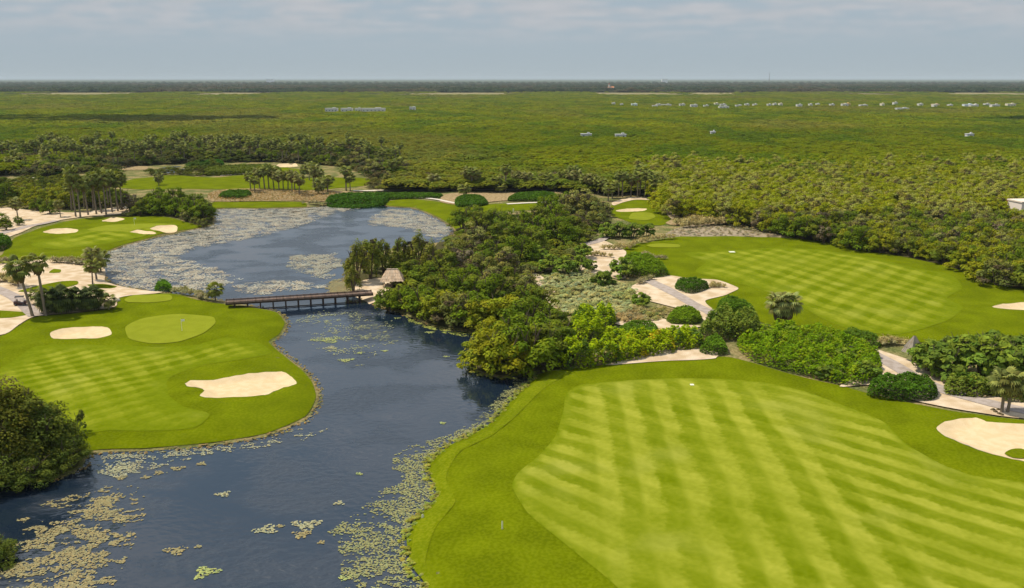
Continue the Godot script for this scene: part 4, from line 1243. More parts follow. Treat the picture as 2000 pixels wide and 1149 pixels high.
func palms() -> void:
	var c := Color(0.185, 0.205, 0.04)
	# near ones, leaf by leaf
	var twin := palm_model([[-0.75, 0.0, 4.6, 0.1], [0.75, 0.15, 4.6, 0.2]], 2.9, 30, Color(0.26, 0.27, 0.08), 3.4, true)
	plant(twin, "fan_palm", "squat twin-trunked fan palm alone on the edge of the upper fairway", "palm", "", 50.3, -159.3, Vector3.ONE, 0.0)
	var twin2 := palm_model([[-0.35, 0, 4.6, -0.1], [0.4, 0.1, 4.3, 0.15]], 2.35, 26, Color(0.2, 0.21, 0.05), 2.2, true)
	plant(twin2, "fan_palm", "shaggy twin-stemmed fan palm beside the cart path near the large bunker", "palm", "", 68, -115.1, Vector3.ONE, 0.0)
	var tall := palm_model([[0, 0, 9.8, -1.7]], 2.9, 24, c, 3.2, true)
	plant(tall, "fan_palm", "tall leaning fan palm at the sandy corner above the near green", "palm", "", -93.2, -166.6, Vector3.ONE, 0.0)
	var tall2 := palm_model([[0, 0, 10.6, -0.5]], 2.5, 22, c, 2.6, true)
	plant(tall2, "fan_palm", "tall straight fan palm rising from the dark palm clump", "palm", "", -91.3, -167.7, Vector3.ONE, 0.0)
	var bushy := palm_model([[0, 0, 2.7, 0.0]], 3.0, 46, Color(0.075, 0.1, 0.025), 0.0, true, 1.0)
	for r in [[-91.3, -170.1, 1.0, "dark bushy palm, first of the clump above the near green"], [-89.4, -170.5, 1.08, "dark bushy palm, second of the clump above the near green"], [-86.4, -172.1, 0.95, "dark bushy palm, third of the clump above the near green"], [-84.2, -172.5, 0.95, "dark bushy palm, end of the clump towards the tee"]]:
		plant(bushy, "fan_palm", r[3], "palm", "dark palms above the near green", r[0], r[1], Vector3.ONE * r[2], rng.randf() * TAU)
	# a size further off: crowns in one piece
	var low := [palm_model([[0, 0, 3.4, 0.2]], 2.9, 24, c, 1.6), palm_model([[0, 0, 3.0, -0.2]], 2.8, 24, Color(0.18, 0.19, 0.05), 1.2)]
	var mid := [palm_model([[0, 0, 6.0, 0.3]], 2.9, 23, c, 2.2), palm_model([[0, 0, 6.4, -0.4]], 2.8, 23, Color(0.2, 0.2, 0.06), 2.8)]
	var high := [palm_model([[0, 0, 9.6, 0.4]], 2.9, 24, Color(0.17, 0.19, 0.04), 2.4), palm_model([[0, 0, 10.2, -0.3]], 2.8, 24, c, 3.0)]
	for r in [[-95.6, -199.1, 6.3, "leaning palm with brown skirts by the lake above the tee"], [-93.2, -191.9, 5.2, "palm behind the dark clump on the lake side"], [-99.2, -209.2, 4.5, "palm on the shore at the head of the sandy beach"], [-109.8, -191.9, 5.2, "small palm by the dry grasses and lawn patch"], [-80.9, -172.1, 2.8, "low sprawling palm at the end of the dark clump"], [-97.6, -177.1, 3.0, "low drooping palm between the two tall ones"], [-62, -179.7, 3.1, "low green palm bush at the bridge head"], [-161.3, -287.1, 6.0, "solitary fan palm on the sand beyond the far green"], [-150.7, -293.7, 4.8, "stout low palm on the sand at the far green"]]:
		var h: float = r[2]
		var set := low if h < 4.6 else mid
		var m: Node3D = set[rng.randi() % 2]
		plant(m, "fan_palm", r[3], "palm", "palms round the sandy corner", r[0], r[1], Vector3.ONE * (h / (4.6 if h < 4.6 else 7.3)) * 1.05, rng.randf() * TAU)
	# the tall stand behind the far green
	for r in [[-145.6, -293.7, 13.0], [-144.1, -293.7, 10.6], [-143.6, -298.2, 10.2], [-141.9, -300.6, 11.0], [-141.2, -302.9, 10.0], [-138.6, -300.6, 12.4], [-138.6, -305.4, 11.2], [-137.7, -307.8, 10.4], [-137.3, -310.3, 10.4], [-147.4, -310.3, 9.4], [-144.2, -315.4, 9.0], [-153.8, -307.8, 8.0], [-151.7, -312.8, 8.4]]:
		var s: float = r[2] / 9.3
		plant(high[rng.randi() % 2], "tall_palm", "tall slender fan palm in the stand behind the far green", "palm", "tall palms behind the far green", r[0], r[1], Vector3(1.0, s, 1.0), rng.randf() * TAU)
	# along the waste sand beyond the upper lake and beside the white path
	for r in [[-107.4, -364.3, 7.0], [-104.5, -359.3, 6.0], [-105.2, -369.5, 8.0], [-102.6, -367.7, 8.6], [-101.8, -371.3, 9.5], [-99.7, -371.3, 8.0], [-96.2, -366, 7.2], [-95.8, -371.3, 7.0], [-93.9, -371.3, 6.6], [-88.5, -356, 8.2], [-88.9, -362.6, 7.4], [-84.1, -349.6, 7.4]]:
		palm_by(r, low, mid, high, "fan palm in the clump on waste sand across the upper lake", "palm clump across the upper lake")
	for r in [[-92.2, -403.9, 6.5], [-86.8, -387.9, 9.0], [-83.3, -376.6, 8.2], [-82.1, -380.3, 7.0], [-77.1, -352.7, 5.2], [-74.4, -357.6, 6.2], [-77.1, -362.6, 5.0], [-99.4, -435.3, 5.5], [-97.9, -419, 5.0]]:
		palm_by(r, low, mid, high, "fan palm in the loose group beside the distant lawn strip", "loose palm group by the distant lawn")
	for r in [[-67.9, -362.6, 9.0], [-66.2, -362.6, 6.4]]:
		palm_by(r, low, mid, high, "fan palm of the pair between the distant lawn and dark hedge", "palm pair by the dark hedge")
	for r in [[-31.9, -367.7, 6.0], [-33.1, -362.6, 3.0], [-19, -346.4, 4.2], [-18.4, -366, 8.4], [-16.6, -364.3, 8.8], [-15.2, -366, 7.5], [-6.3, -362.6, 6.0], [-2.7, -362.6, 10.4], [-5, -360.9, 3.2], [1.7, -367.7, 7.0], [3.4, -367.7, 6.2], [5.9, -366, 6.6], [12.7, -366, 5.4], [15.1, -367.7, 6.6], [17.6, -362.6, 4.8], [21.6, -374.8, 7.4], [23.8, -367.7, 7.0], [25.8, -373, 9.6], [27.1, -366, 7.6], [29.1, -359.3, 7.0], [31.9, -356, 7.0], [34.3, -352.7, 6.6], [36.4, -349.6, 6.0]]:
		palm_by(r, low, mid, high, "fan palm in the row along the white sand path", "palm row along the white path")
	for r in [[38.8, -341.9, 6.4], [41.7, -346.4, 9.2], [43.1, -344.9, 9.6], [46.5, -346.4, 8.0], [48.7, -343.4, 9.0], [50.3, -348, 11.4], [51.7, -344.9, 10.4], [53.1, -343.4, 10.0], [54.2, -340.4, 9.4], [54.9, -337.4, 8.0], [36.4, -334.5, 5.4]]:
		palm_by(r, low, mid, high, "fan palm in the clump over the small tee lawn", "palm clump at the small tee lawn")
	palm_by([-152.9, -384.1, 5.2], low, mid, high, "bushy palm at the edge of the distant lawn above the far green", "")
	# the palm grove beyond, from the edge of the picture to its end at the plain
	var grove := poly([-268.8, -416.8, -242.5, -421.3, -214.5, -423.6, -205.4, -455.5, -191.8, -477.5, -162.8, -489.4, -129.1, -489.4, -98.7, -477.5, -76.3, -442.7, -65.2, -403.9, -46.1, -399.8, -44.5, -455.5, -75.6, -550.7, -146.6, -583, -202, -609.8, -261.2, -609.8, -304.2, -591.6, -367.9, -574.6])
	var box := bounds(grove)
	undergrowth(grove, 3.2, 1.7, Color(0.16, 0.21, 0.03), Color(0.22, 0.2, 0.08), "dark undergrowth filling the palm grove")
	var n := 0
	while n < 165:
		var q := Vector2(rng.randf_range(box.position.x, box.end.x), rng.randf_range(box.position.y, box.end.y))
		if not Geometry2D.is_point_in_polygon(q, grove): continue
		n += 1
		var h := rng.randf_range(6.5, 11.5)
		palm_by([q.x, q.y, h], low, mid, high, "palm in the broad palm grove between the course and the plain", "palms of the broad grove")
	for k in 330:
		var q := Vector2(rng.randf_range(box.position.x, box.end.x), rng.randf_range(box.position.y, box.end.y))
		if not Geometry2D.is_point_in_polygon(q, grove): continue
		grow(["deep", "green", "dull", "deep"][k % 4], "grove_tree", "leafy tree growing among the palms of the broad grove", "tree", "leafy trees of the palm grove", q.x, q.y, rng.randf_range(4.5, 8.0), 1.25)


func palm_by(r: Array, low: Array, mid: Array, high: Array, label: String, group: String) -> void:
	var h: float = r[2]
	var set := low if h < 5.4 else mid if h < 8.6 else high
	var full := 4.6 if h < 5.4 else 7.4 if h < 8.6 else 11.2
	var m: Node3D = set[rng.randi() % 2]
	var wide := rng.randf_range(0.9, 1.15)
	plant(m, "fan_palm", label, "palm", group, r[0], r[1], Vector3(wide, h / full, wide), rng.randf() * TAU)


func place_on_peninsula(x: float, z: float) -> String:
	if z > -150.0: return "on the point by the lake corner"
	if z > -165.0: return "on the slope above the lake corner" if x > -4.0 else "on the bank opposite the near green"
	if z > -180.0: return "beside the silvery shrub bed" if x > 2.0 else "on the bank past the bridge"
	if z > -200.0: return "inland of the thatched hut" if x < -14.0 else "round the grey-brown tree" if x < -2.0 else "beside the sandy clearing"
	if z > -222.0: return "behind the hut towards the upper lake" if x < -8.0 else "behind the sandy clearing"
	if z > -250.0: return "at the narrows of the upper lake" if x < 2.0 else "between the narrows and the upper tee"
	return "by the lawn beyond the narrows" if x < 16.0 else "beside the small tee lawn"


# ---------------------------------------------------------------- garden beds and hedges

func garden() -> void:
	var deep := Color(0.06, 0.125, 0.01)
	var mid := Color(0.13, 0.21, 0.01)
	var lime := Color(0.29, 0.38, 0.008)
	var beds := [
		[[26.4, -204.6, 28.2, -220.3, 32.1, -222.9, 35.5, -219, 36.9, -208, 36.7, -203.5, 32.1, -201.3], 2.2, 0.2, 34.0, mid, "large bright green double mound of clipped shrub beside the path fork"],
		[[35.8, -188.5, 37, -193.9, 39.8, -194.9, 43.2, -191.9, 43.1, -188.9, 38.2, -183.8], 1.5, 0.18, 44.0, deep, "dark green clipped hedge block on the pale sand by the path"],
		[[39.9, -165.8, 42.3, -175.4, 45.4, -177.1, 47.3, -171.7, 47, -165.1, 43.3, -164.3], 1.9, 0.18, 40.0, Color(0.085, 0.16, 0.012), "rounded mid-green hedge beside the path facing the palm"],
		[[29.3, -161.4, 31.5, -168.9, 35.3, -171.3, 36.5, -165.8, 35.2, -160.7, 31.6, -159.6], 1.3, 0.18, 40.0, mid, "low green mound with one dark knob where the path dips"],
		[[18.5, -151.9, 20.3, -157.2, 23.5, -160, 26.5, -157.9, 26.4, -152.5, 21.8, -150.9], 1.3, 0.18, 36.0, Color(0.09, 0.165, 0.012), "low smooth green mound between sand strip and yellow shrubs"],
		[[31.5, -142.2, 34.2, -149.4, 36.4, -150.6, 36.7, -145.7, 36, -141.6, 33.3, -140.5], 1.5, 0.18, 40.0, Color(0.095, 0.175, 0.012), "small green mound at the head of the near fairway"],
		[[52, -121.6, 54.3, -126.9, 58, -128.7, 62.5, -128.3, 63.3, -125.5, 61.4, -121.1, 56.5, -119.9], 1.9, 0.2, 40.0, deep, "dark boxy hedge standing beside the paved cart path"],
		[[-19.7, -318, -21.3, -334.5, -16.9, -343.4, -10.7, -337.4, -9, -323.3, -13.8, -316.7], 1.2, 0.3, 16.0, deep, "dark green dome of shrub below the white sand path"],
		[[-1.4, -333, 2, -352.7, 12.4, -356, 17.2, -349.6, 16.5, -334.5, 7.7, -333], 1.0, 0.3, 14.0, deep, "long dark hedge below the palm row"],
		[[-66.6, -320.6, -70.9, -340.4, -64.7, -349.6, -49.5, -349.6, -46.9, -326, -55.4, -318], 1.3, 0.3, 14.0, Color(0.05, 0.12, 0.01), "dark green hedge at the head of the upper lake"],
		[[-47.9, -337.4, -49.4, -351.1, -28.3, -349.6, -27.9, -338.9, -37, -335.9], 0.9, 0.3, 14.0, deep, "long low hedge between white path and lawn"],
		[[-112.7, -340.4, -115.3, -356, -106.5, -357.6, -103.1, -349.6, -104.5, -340.4], 1.4, 0.3, 14.0, deep, "small dark hedge on the waste sand beyond the lake"],
		[[-147.8, -428.2, -151.8, -455.5, -132.3, -460.8, -117.7, -450.3, -113.3, -428.2], 1.8, 0.4, 8.0, Color(0.11, 0.14, 0.02), "long olive hedge across the distant lawn"],
		[[-144.8, -232.6, -137.4, -234, -137.7, -238.5, -142, -247.8, -148, -252.8, -156.8, -252.8], 2.0, 0.25, 20.0, deep, "dark hedge at the sandy bend below the far green"],
		[[-79, -190.9, -81.1, -197, -79.3, -198.6, -76.7, -194.9, -74.9, -188.9], 1.9, 0.22, 30.0, Color(0.09, 0.19, 0.012), "bright green round bush, first in the row to the bridge"],
		[[-232.8, -430.5, -238.1, -455.5, -227.6, -455.5, -213.2, -425.9], 1.6, 0.35, 8.0, Color(0.04, 0.12, 0.012), "low vivid green hedge in front of the palm grove"],
		[[-170.5, -477.5, -171.9, -495.5, -162, -495.5, -153.8, -471.8], 1.6, 0.4, 8.0, Color(0.04, 0.11, 0.012), "vivid green bush bank before the distant palm grove"],
	]
	for b in beds:
		hedge("clipped_hedge", round_poly(b[0]), b[1], b[2] * 1.15, b[3] * 1.8, b[4], b[5], "hedge", "clipped hedges and mounds", 0.32, b[4] * 1.5, 0.1, 1.3)
	# the big spreading shrub bank above the near fairway
	hedge("shrub_bank", round_poly([38.6, -142.8, 39.6, -149.4, 44.7, -155.2, 50.8, -156.8, 55.7, -154.5, 59.4, -149.4, 61.6, -143.4, 58.8, -134.1, 56.2, -129.2, 51, -126.9, 47.5, -130.2, 43.1, -134.1, 39.4, -138.3]), 1.7, 0.24, 46.0, Color(0.16, 0.265, 0.008), "broad bank of bright green shrubs above the near fairway", "shrub bank", "", 1.0, Color(0.25, 0.33, 0.012), 0.2, 1.5)
	for q in [[45, -149.4, 2.6, "dark broad-leaved bush poking out of the bright shrub bank beneath the twin palm"], [50.1, -151.9, 2.4, "grey-green bush standing at the back of the bright shrub bank"], [48.7, -130.9, 2.5, "leafy bush bulging from the front of the bright shrub bank"], [54.9, -130.9, 3.0, "leafy bush ending the bright shrub bank at the cart path"], [54.5, -138.6, 2.6, "leafy bush in the middle of the bright shrub bank"]]:
		grow("glossy", "sea_grape_bush", q[3], "bush", "broad-leaved bushes round the garden", q[0], q[1], q[2], 1.4)
	hedge("shrub_bank", round_poly([56.9, -151.2, 61.5, -155.2, 65.3, -151.9, 63.8, -146.9, 60.6, -145.7]), 1.4, 0.24, 30.0, Color(0.085, 0.15, 0.015), "darker shrub strip between the bright bank and the upper fairway", "shrub bank", "", 0.4)
	# yellow-green shrubs
	var limes := [
		[[6.9, -134.7, 7.6, -140, 10.3, -142.8, 12.7, -140, 13.2, -135.7, 8.9, -133.6], 3.2, "yellow-green shrub on the point beside the dark trees"],
		[[12.3, -135.7, 12.8, -141.4, 16, -143.4, 17.8, -140.5, 17.7, -137.8], 2.8, "yellow-green shrub second from the point along the fairway head"],
		[[17.2, -138.3, 17.7, -143.4, 21.1, -145.7, 22.6, -142.8, 22.2, -140], 2.4, "yellow-flecked shrub in the middle of the bright row"],
		[[21.9, -140.5, 22.6, -145.1, 26.2, -147.5, 27.9, -144.5, 27.3, -142.2], 2.4, "golden shrub above the strip of sand"],
		[[27, -143.4, 27.8, -148.1, 31.4, -151.2, 33.2, -148.1, 32.3, -144.5], 2.3, "mottled green shrub towards the end of the bright row"],
		[[10, -148.1, 10.3, -155.2, 13.3, -158.6, 16.4, -155.8, 16.1, -148.1, 12.3, -145.1], 3.4, "tall lime green shrub between silvery bed and dark trees"],
		[[15.2, -158.6, 16.3, -165.1, 19.4, -166.6, 19.5, -160.7, 17.8, -155.8], 2.8, "lime shrub with dark side at the silvery bed's corner"],
		[[12.4, -158.6, 11.2, -162.9, 15, -167.7, 16.1, -162.9], 2.4, "small lime shrub at the silvery bed's lower edge"],
		[[14.9, -145.7, 16.5, -152.5, 19.6, -151.9, 23.7, -151.2, 29.5, -153.5, 32.6, -155.2, 30.8, -150.6, 23, -146.9, 18.3, -144.5], 1.9, "long lime hedge row behind the golden shrubs"],
		[[32.8, -149.4, 36.1, -158.6, 40.6, -161.4, 41.4, -156.8, 40, -151.2, 36.9, -149.4], 3.0, "olive broad-leaved shrub beside the path end"],
		[[38.7, -151.2, 40.9, -158.6, 44.5, -161.4, 45.7, -156.8, 44.3, -151.9, 40.9, -149.4], 3.0, "dusky broad-leaved shrub behind the green mound"],
		[[63.8, -122.9, 66.2, -127.8, 70, -129.2, 71.5, -126.9, 71.1, -122.4, 68.2, -121.1], 2.0, "fresh green shrub under the dark sea grape trees"],
		[[70.2, -119.5, 72.7, -123.3, 75.3, -123.3, 78.9, -121.8, 76.8, -118.2, 72.9, -119.1], 2.2, "fresh green shrub behind the shaggy twin palm"],
	]
	for k in limes.size():
		var b: Array = limes[k]
		var dusky := k == 9 or k == 10
		var col := lime if k < 9 else Color(0.17, 0.22, 0.03)
		var second := Color(0.5, 0.42, 0.02) if k in [2, 3] else Color(0.1, 0.17, 0.02)
		hedge("garden_shrub", round_poly(b[0]), b[1], 0.3, 44.0, col, b[2], "shrub", "garden shrubs between lake and path", 0.6, second, 0.3 if k < 9 else 0.12, 1.6)
	# sea grape trees by the cart path
	for r in [[66.1, -134.1, 6.2, "sea grape tree against the leaning thatched parasol"], [67.4, -131.6, 7.0, "broad sea grape tree with dark glossy crown beside the cart path"], [70.9, -132.6, 7.6, "tallest sea grape tree in the bank by the cart path"], [72.9, -130.7, 8.0, "sea grape tree behind the fresh green shrub"], [75.1, -129.2, 7.2, "sea grape tree over the shaggy palm's crown"], [77.5, -128.3, 7.6, "sea grape tree at the picture edge by the path"], [80.4, -126.9, 7.5, "sea grape tree past the end of the visible path"], [72.2, -138.6, 5.5, "sea grape tree at the back of the bank near the upper fairway"], [78.4, -138.6, 6.0, "sea grape tree at the back of the bank, bunker side"], [82, -136.7, 6.0, "sea grape tree at the back of the bank by the edge"]]:
		grow("glossy", "sea_grape_tree", r[3], "tree", "sea grape trees by the cart path", r[0], r[1], r[2] * 0.88, 1.05)
	# silvery ground cover
	undergrowth(round_poly([6.7, -196, 10.2, -202.4, 15.7, -204.6, 21.1, -198.1, 25.8, -190.9, 26.4, -180.2, 24.6, -172.1, 19.8, -165.8, 14.7, -163.6, 11, -166.6, 8.8, -174.6]), 1.25, 0.55, Color(0.85, 0.86, 0.4), Color(0.66, 0.7, 0.24), "bed of silvery grey-green shrubs inside the garden")
	undergrowth(round_poly([19.6, -163.6, 25.2, -172.1, 30.7, -171.3, 32.1, -168.1, 28.5, -164.3, 23.3, -162.1]), 1.3, 0.5, Color(0.8, 0.62, 0.28), Color(0.5, 0.52, 0.14), "bed of dry brownish ground plants beside the path fork")
	undergrowth(round_poly([46.8, -258, 51.4, -270.8, 61.8, -278.7, 73.4, -279.7, 84.9, -274.7, 82.2, -254.5, 71.5, -254.5, 60.1, -257.1]), 1.9, 0.3, Color(0.8, 0.68, 0.42), Color(0.6, 0.56, 0.28), "dead sedge dotting the dry marsh")
	var bed3 := hedge_shape(round_poly([-112.2, -331.6, -121.5, -362.6, -101, -364.3, -74.8, -359.3, -65.9, -334.5, -84.9, -333]), 0.7, 0.3, 3.0, Color(0.3, 0.2, 0.08), 0.7, Color(0.13, 0.14, 0.05), 0.2, 1.0)
	tag(top("dry_grass", bed3.mesh(tinted("leaf", 0.75, 0.12, 0.6))), "tawny dry grass on the waste sand across the upper lake", "dry grass", "", "stuff")
	# tufts of dry ornamental grass
	var straw := [tuft_model(1.5, 1.3, 60, Color(0.52, 0.43, 0.2)), tuft_model(1.4, 1.4, 60, Color(0.46, 0.4, 0.18))]
	var grey := [tuft_model(1.4, 1.3, 60, Color(0.44, 0.38, 0.22)), tuft_model(1.3, 1.2, 60, Color(0.38, 0.36, 0.18))]
	for row in [
		[[24.3, -236.2, 31.2, -236.2, 38.5, -247.8, 47.1, -252.8], 16, straw, 1.1, "straw-coloured grass tuft in the row curving round the upper tee", "grass row round the upper tee"],
		[[17.1, -223.6, 22, -227, 25.8, -224.9], 8, straw, 0.9, "tawny grass tuft on the sand below the upper tee path", "tufts on the upper tee sand"],
		[[33.7, -229, 36.4, -224.9, 39.5, -223.6], 7, grey, 0.95, "pale grey grass tuft crowning the bright double mound", "tufts behind the double mound"],
		[[27.6, -193.9, 30.7, -198.1, 31.9, -199.7], 5, grey, 1.0, "grey grass tuft at the path beside the silvery bed", "tufts beside the silvery bed"],
		[[43.8, -190.4, 45.5, -191.9, 47.4, -190.4], 6, straw, 0.7, "tawny grass tuft on the sand tongue by the clipped hedge", "tufts on the sand tongue"],
		[[-73.7, -188, -72, -187, -69.9, -185.1, -67.6, -183.3, -65.6, -181.5, -63.9, -180.2], 9, grey, 1.25, "greyish grass tuft in the row leading to the bridge", "grass row to the bridge"],
		[[-114.8, -216.5, -111.3, -217.1, -106.6, -215.2, -104.6, -216.5], 12, grey, 1.2, "brownish grass tuft in the row below the far green", "grass row below the far green"],
		[[-127.6, -216.5, -125.7, -217.7], 3, grey, 1.2, "brownish grass tuft by the edge below the far green", "tufts by the far green edge"],
		[[-118.4, -196, -117.2, -198.1, -113.8, -196, -110.9, -192.9], 7, straw, 1.3, "golden grass tuft beside the grey cart path corner", "golden tufts at the path corner"],
		[[64.2, -148.1, 67, -149.4, 68.4, -147.5], 6, straw, 1.1, "beige grass tuft between shrub bank and thatched parasol", "tufts beside the parasol"],
		[[23.6, -172.1, 29, -167.4, 33.3, -168.9], 9, straw, 0.85, "dry brown grass tuft among the path fork plants", "tufts at the path fork"],
		[[52.3, -271.8, 72, -280.8], 16, straw, 1.7, "tall pale reed clump at the back of the dry marsh", "reed clumps behind the marsh"],
		[[51.3, -276.7, 70.7, -289.3], 12, straw, 1.5, "tall pale reed clump close under the forest", "reed clumps under the forest"],
		[[-77.2, -324.6, -68.1, -326], 7, grey, 1.0, "brown grass tuft at the head of the lake", "tufts at the head of the lake"],
	]:
		var p := poly(row[0])
		for k in row[1]:
			var f: float = (k + 0.5) / row[1] * (p.size() - 1)
			var q := p[int(f)].lerp(p[int(f) + 1], f - int(f)) + Vector2(rng.randf_range(-0.5, 0.5), rng.randf_range(-0.5, 0.5))
			var s: float = row[3] * rng.randf_range(0.8, 1.2)
			plant(row[2][rng.randi() % 2], "grass_tuft", row[4], "ornamental grass", row[5], q.x, q.y, Vector3(s, s, s), rng.randf() * TAU)


# ---------------------------------------------------------------- water lilies

func lily_pads() -> void:
	var s := Shape.new()
	var n := 9
	for k in n - 1:
		var a0 := TAU * k / n
		var a1 := TAU * (k + 1) / n
		s.tri(Vector3(0, 0.01, 0), Vector3(cos(a0), 0.03, sin(a0)), Vector3(cos(a1), 0.03, sin(a1)), Vector3.UP, Color.WHITE)
	var m := s.mesh(tinted("lily_pad", 0.55, 0.4))
	var cl := Shape.new()
	for k in 16:
		var e := rng.randf_range(0.06, 0.15)
		var a := rng.randf() * TAU
		var d := 0.75 * sqrt(rng.randf())
		cl.add(s, Transform3D(Basis(Vector3.UP, rng.randf() * TAU).scaled(Vector3(e, 1, e)), Vector3(cos(a) * d, rng.randf_range(0.0, 0.02), sin(a) * d)), vary(Color.WHITE, 0.25, 0.1))
	var cluster := cl.mesh(tinted("lily_pad", 0.55, 0.4))
	var lump := FastNoiseLite.new()
	lump.noise_type = FastNoiseLite.TYPE_SIMPLEX_SMOOTH
	lump.frequency = 0.16
	lump.fractal_octaves = 4
	lump.seed = 8
	var tan_pad := Color(0.25, 0.21, 0.09)
	var lime_pad := Color(0.3, 0.33, 0.1)
	var grey_pad := Color(0.42, 0.385, 0.3)
	# outline, tries, radius, colour, threshold, label
	for f in [
		[[-47.6, -69, -53.3, -80.3, -50.4, -84.5, -49.2, -89.6, -46.9, -93.4, -42.6, -91.7, -39.7, -87.9, -38.3, -81.3, -37.4, -76.5, -35.9, -69], 5200, 0.24, tan_pad, -0.02, "field of lily pads spread over the near lake corner"],
		[[-51, -85.6, -52.6, -90.9, -49.6, -94.1, -42.5, -94.1, -40.1, -90.9, -45.5, -87.9], 1000, 0.22, tan_pad, 0.18, "thin scatter of lily pads beyond the near field"],
		[[-52.8, -102.3, -46.2, -103.3, -37.9, -105.3, -32.2, -108.3, -27.6, -111.8, -24.7, -111.3, -26.6, -107.5, -33.6, -104.2, -38.3, -102.6, -46.3, -96.1, -49.3, -97.5], 3400, 0.22, Color(0.3, 0.29, 0.17), -0.05, "fringe of lily pads under the near putting lawn"],
		[[1, -133.4, 3.7, -134.7, 3.2, -130.5, 0.2, -123, -1.1, -118.1, -3.4, -111.3, -7.5, -105.8, -10.3, -100.4, -9.5, -96.1, -8.3, -91.5, -10.1, -86.7, -10.7, -82.3, -9.7, -76.9, -7.8, -73.1, -5.7, -62, -12.3, -62, -17.3, -79.3, -19.1, -83.4, -16.7, -87.9, -14.3, -95.4, -14.7, -102.6, -13.1, -105.8, -8.1, -109.2, -4.9, -114.6, -2.3, -122.6], 13000, 0.22, Color(0.235, 0.235, 0.09), -0.24, "belt of lily pads along the near fairway shore"],
		[[-101.9, -217.3, -108.6, -232.6, -108.6, -245.3, -103.9, -259.3, -95.7, -279, -100.3, -297.1, -107.5, -316.4, -75.9, -319, -67.7, -324.2, -50.3, -326.9, -62.1, -305.3, -67.2, -281, -71.6, -266.5, -78.6, -253.4, -87.8, -241.4, -88.1, -230.5, -73.3, -214.3, -63.6, -202.8, -67.7, -189.9, -75.2, -189, -87.8, -194.9], 26000, 0.34, grey_pad, 0.06, "mat of pale lily pads across the head of the upper lake"],
		[[-48.4, -297.1, -44.3, -317.7, -35.8, -316.4, -26.1, -294.9, -20.9, -280, -18.9, -269.3, -20.8, -253.4, -31.9, -273.1, -45.9, -281], 7000, 0.34, grey_pad, 0.06, "mat of lily pads off the lawn shore of the upper lake"],
		[[-56.4, -217.3, -58.3, -230.5, -46.8, -234, -42.5, -217.3, -43.2, -202.8, -50.5, -208.4], 2600, 0.3, Color(0.34, 0.32, 0.24), 0.12, "broken streaks of lily pads in the middle of the upper lake"],
		[[-41, -189, -41.7, -201.1, -38.9, -202.8, -34.6, -188], 1500, 0.28, tan_pad, -0.1, "lily pads packed beside the bridge landing"],
		[[-21.4, -170.4, -15.8, -165.4, -9.7, -161, -5.9, -157.6, -6.9, -153.6, -13.2, -157.6, -19.6, -163.9], 2600, 0.24, Color(0.3, 0.34, 0.07), -0.1, "green lily pads lying along the wooded bank"],
		[[-43.3, -168.4, -37.7, -175.6, -24.4, -170.4, -18.6, -154.2, -24.9, -136.7, -31, -142.2, -36.5, -151.7], 2600, 0.26, Color(0.29, 0.3, 0.14), 0.2, "loose lily pads drifting below the bridge"],
		[[-65.9, -194.9, -52.8, -202.8, -41.6, -194.9, -55.3, -186.1], 1600, 0.3, grey_pad, 0.1, "streaks of lily pads just above the bridge"],
	]:
		var p := poly(f[0])
		var box := bounds(p)
		var where := []
		var tints := []
		var far_off: bool = box.end.y < -160.0
		for k in int(f[1] * (0.85 if far_off else 4.2)):
			var q := Vector2(rng.randf_range(box.position.x, box.end.x), rng.randf_range(box.position.y, box.end.y))
			if not Geometry2D.is_point_in_polygon(q, p): continue
			if shore_at(q.x, q.y) > -0.1: continue
			var rim := clampf(edge_distance(p, q) / 3.0, 0.0, 1.0)
			var close := 0.25 * smoothstep(-4.0, -0.5, shore_at(q.x, q.y))
			if (rng.randf_range(-0.55, 0.55) if far_off else rng.randf_range(-0.14, 0.14)) + lump.get_noise_2d(q.x, q.y * 1.3) + 0.85 * lump.get_noise_2d(q.x * 4.1, q.y * 6.0) + (rim - 1.0) * 0.4 + close < f[4]: continue
			var r: float = rng.randf_range(0.7, 1.5) if far_off else f[2] * 0.43 * rng.randf_range(0.6, 1.3)
			where.append(Transform3D(Basis(Vector3.UP, rng.randf() * TAU).scaled(Vector3(r, 1, r)), Vector3(q.x, WATER + rng.randf_range(0.012, 0.03), q.y)))
			tints.append(vary(f[3], 0.25, 0.14))
		tag(mass("lily_pads", cluster if far_off else m, where, tints), f[5], "lily pads")
	# single floating islands of pads
	for r in [[-47.4, -98.8, 1.7, 1], [-46, -96.2, 0.9, 0], [-43, -96.4, 0.9, 0], [-42, -97.6, 0.9, 0], [-40.3, -98.8, 1.0, 0], [-37.9, -100.1, 0.9, 0], [-32.6, -92, 1.1, 1], [-25.6, -83.9, 1.6, 1], [-24.3, -84.7, 0.6, 0], [-21.6, -84.9, 1.9, 1], [-21.7, -82.9, 1.3, 0], [-19.3, -81.3, 0.5, 0], [-33.4, -79.7, 1.4, 0], [-31.5, -80.5, 0.5, 0], [-29.1, -75.8, 1.5, 2], [-29.6, -74.7, 0.5, 2], [-15.8, -74.7, 0.8, 2], [-33.1, -152.9, 3.2, 2], [-31.7, -148, 1.6, 1], [-27.7, -141, 1.6, 2], [-26.1, -145, 1.0, 2], [-21.9, -146.2, 0.9, 2], [-22.5, -167.6, 0.9, 2], [-15.3, -157.6, 1.2, 2], [-11.2, -143, 0.7, 2], [-9.4, -113.3, 0.7, 2], [-18.2, -97.2, 0.6, 2], [-19.2, -89.8, 0.8, 1], [-52, -86, 0.9, 0], [-45.1, -90.9, 2.0, 0]]:
		var c: Color = [tan_pad, Color(0.3, 0.29, 0.16), lime_pad][r[3]]
		var q := Shape.new()
